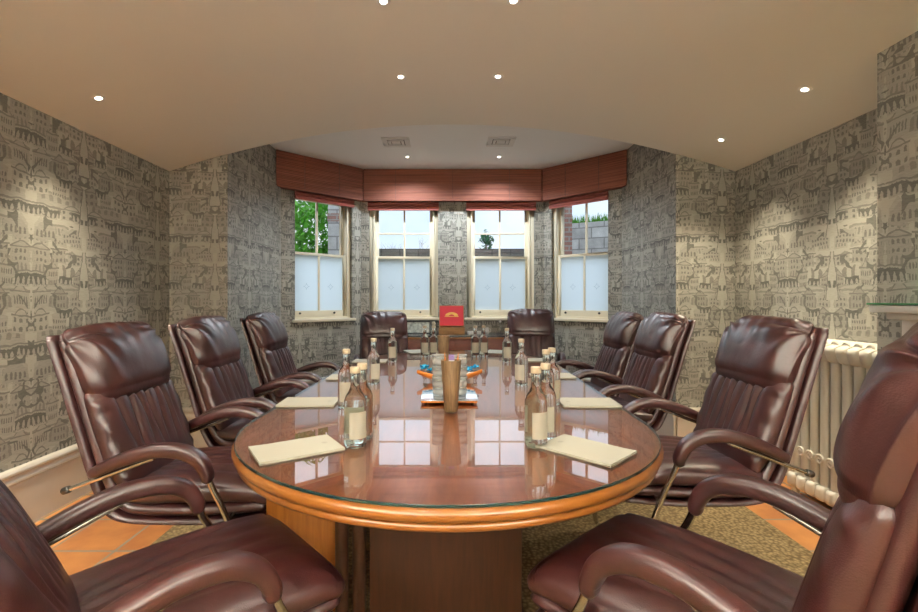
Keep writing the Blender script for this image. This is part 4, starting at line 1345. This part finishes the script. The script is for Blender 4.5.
# ------------------------------------------------------------------ outside
def uvbox(name, x0, x1, y0, y1, z0, z1, mat, parent=None):
    mb = MB().box(x0, x1, y0, y1, z0, z1)
    me = mb.me(name, [M[mat]], smooth=False)
    ul = me.uv_layers.new(name='UVMap')
    for p in me.polygons:
        for li in p.loop_indices:
            c = me.vertices[me.loops[li].vertex_index].co
            ul.data[li].uv = (c.x, c.z) if abs(p.normal.y) > .5 else ((c.y, c.z) if abs(p.normal.x) > .5 else (c.x, c.y))
    return obj(name, me, parent)
g_o = MB().box(-25, 25, 6.05, 40, -.2, .1); struct(obj('ground_terrace', g_o.me('ground_terrace', [M['paving']], smooth=False)))
gw = thing('garden_wall', 'low grey stone garden wall seen through the back windows', 'wall', (0, 10.2, .1))
uvbox('stone_courses', -2.6, 2.6, -.2, .2, 0, 2.18, 'stonedark', gw)
uvbox('coping', -2.6, 2.6, -.24, .24, 2.181, 2.26, 'stonedark', gw)
rw = thing('retaining_wall', 'pale stone block wall with grass on top outside the right window', 'wall', (4.4, 8.9, .1), math.radians(-28))
uvbox('stone_blocks', -2.3, 2.3, -.2, .2, 0, 2.75, 'stone', rw)
gr = MB(); random.seed(3)
for k in range(1500):
    x = random.uniform(-2.3, 2.3); y = random.uniform(-.2, .2); h = random.uniform(.08, .22); a = random.uniform(0, PI); l = random.uniform(-.05, .05)
    gr.add([(x - .012 * math.cos(a), y - .012 * math.sin(a), 2.75), (x + .012 * math.cos(a), y + .012 * math.sin(a), 2.75), (x + l, y + l, 2.75 + h)], [(0, 1, 2)])
go = obj('grass_tuft', gr.me('grass_tuft', [M['grass']], smooth=False, merge=False), rw)
bp2 = thing('brick_pier', 'red brick pier outside the right window beside the stone wall', 'pier', (1.88, 7.6, .1))
uvbox('brickwork', -.16, .16, -.16, .16, 0, 3.2, 'brick', bp2)
lp = thing('stone_pier', 'pale stone pier with red brick band outside the left window', 'pier', (-1.80, 7.8, .1))
uvbox('stonework_lower', -.15, .15, -.2, .2, 0, 2.45, 'stone', lp); uvbox('brick_band', -.16, .16, -.21, .21, 2.451, 2.58, 'brick', lp); uvbox('stonework_upper', -.15, .15, -.2, .2, 2.581, 3.6, 'stone', lp)
lw = thing('low_bank_wall', 'pale rendered low wall under the bush outside the left window', 'wall', (-3.6, 8.6, .1))
uvbox('wall_body', -1.4, 1.4, -.15, .15, 0, 1.95, 'stone', lw)

def leafball(c, rad, n, size, squash=1.0, seed=1, cone=False):
    rnd = random.Random(seed); mb = MB()
    for k in range(n):
        while True:
            p = Vector((rnd.uniform(-1, 1), rnd.uniform(-1, 1), rnd.uniform(-1, 1)))
            if cone:
                t = (p.z + 1) / 2
                if math.hypot(p.x, p.y) < (1 - t) * (.75 + .25 * math.sin(t * 26)): break
            elif .35 < p.length < 1 + .12 * math.sin(p.x * 9) : break
        q = Vector((c[0] + p.x * rad, c[1] + p.y * rad, c[2] + p.z * rad * squash))
        R = Matrix.Rotation(rnd.uniform(0, 6.28), 4, 'Z') @ Matrix.Rotation(rnd.uniform(-1, 1), 4, 'X')
        s = size * rnd.uniform(.6, 1.3)
        mb.add([(-s * .4, 0, 0), (0, -s, 0), (s * .4, 0, 0), (0, s, 0)], [(0, 1, 2, 3)], M=Matrix.Translation(q) @ R)
    return mb.me('foliage', [M['conifer' if cone else 'leaf']], smooth=False, merge=False)
bu = thing('garden_bush', 'bright green leafy bush outside the left bay window', 'bush', (-2.8, 9.5, .1))
obj('foliage', leafball((0, 0, 2.45), 1.3, 4200, .10, .72, 5), bu)
st = MB()
for k in range(5): st.tube([(0.1 * math.cos(k), .1 * math.sin(k), 0), (.4 * math.cos(k * 1.3), .4 * math.sin(k * 1.3), 1.2), (.6 * math.cos(k * 1.3), .6 * math.sin(k * 1.3), 2.3)], [.05, .035, .015], 8)
obj('stem', st.me('stem', [M['bark']]), bu)
tr = thing('conifer_tree', 'dark green conifer beyond the garden wall behind the right back window', 'tree', (1.22, 14.0, .1))
obj('foliage', leafball((0, 0, 2.35), 1.0, 3000, .11, 1.2, 9, True), tr)
obj('trunk', MB().tube([(0, 0, 0), (0, 0, 3.0)], [.09, .02], 8).me('trunk', [M['bark']]), tr)
bt = thing('bare_tree', 'leafless grey branches beyond the wall behind the left back window', 'tree', (-1.35, 13.0, .1))
rnd = random.Random(11); bb = MB()
def branch(p, d, l, r, dep):
    q = p + d * l
    bb.tube([p, q], [r, r * .6], 5)
    if dep:
        for k in range(3):
            nd = (d + Vector((rnd.uniform(-.8, .8), rnd.uniform(-.5, .5), rnd.uniform(-.2, .5)))).normalized()
            branch(p + d * l * rnd.uniform(.6, 1), nd, l * .68, r * .5, dep - 1)
branch(Vector((0, 0, 0)), Vector((.03, 0, 1)), 1.15, .05, 5)
obj('branches', bb.me('branches', [M['bark']], merge=False), bt)

# ------------------------------------------------------------------ world and render settings
w = bpy.data.worlds.new('overcast_sky'); sc.world = w; w.use_nodes = True
nt = w.node_tree; bg = nt.nodes['Background']
tc = nt.nodes.new('ShaderNodeTexCoord')
nz = nt.nodes.new('ShaderNodeTexNoise'); nz.inputs['Scale'].default_value = 3; nz.inputs['Detail'].default_value = 4
nt.links.new(tc.outputs['Generated'], nz.inputs['Vector'])
rp = nt.nodes.new('ShaderNodeValToRGB')
rp.color_ramp.elements[0].color = (.60, .74, .92, 1); rp.color_ramp.elements[0].position = .38
rp.color_ramp.elements[1].color = (.86, .90, .97, 1); rp.color_ramp.elements[1].position = .62
nt.links.new(nz.outputs['Fac'], rp.inputs[0]); nt.links.new(rp.outputs[0], bg.inputs['Color'])
bg.inputs['Strength'].default_value = 1.15

sun = bpy.data.lights.new('overcast_daylight', 'SUN'); sun.energy = 1.6; sun.color = (.80, .90, 1.0); sun.angle = math.radians(100)
so_ = bpy.data.objects.new('overcast_daylight', sun); COL.objects.link(so_); so_.location = (0, 20, 12)
so_.rotation_euler = Vector((0, -1, -.45)).to_track_quat('-Z', 'Y').to_euler()

sc.view_settings.view_transform = 'Standard'; sc.view_settings.look = 'None'
sc.view_settings.gamma = 1; sc.view_settings.exposure = 0.3; sc.view_settings.use_curve_mapping = False
cy = sc.cycles
cy.use_denoising = True
try: cy.denoiser = 'OPENIMAGEDENOISE'
except Exception: pass
cy.max_bounces = 10; cy.diffuse_bounces = 5; cy.glossy_bounces = 5; cy.transmission_bounces = 8; cy.transparent_max_bounces = 16
cy.sample_clamp_indirect = 6
cy.caustics_reflective = True; cy.caustics_refractive = True; cy.blur_glossy = .5
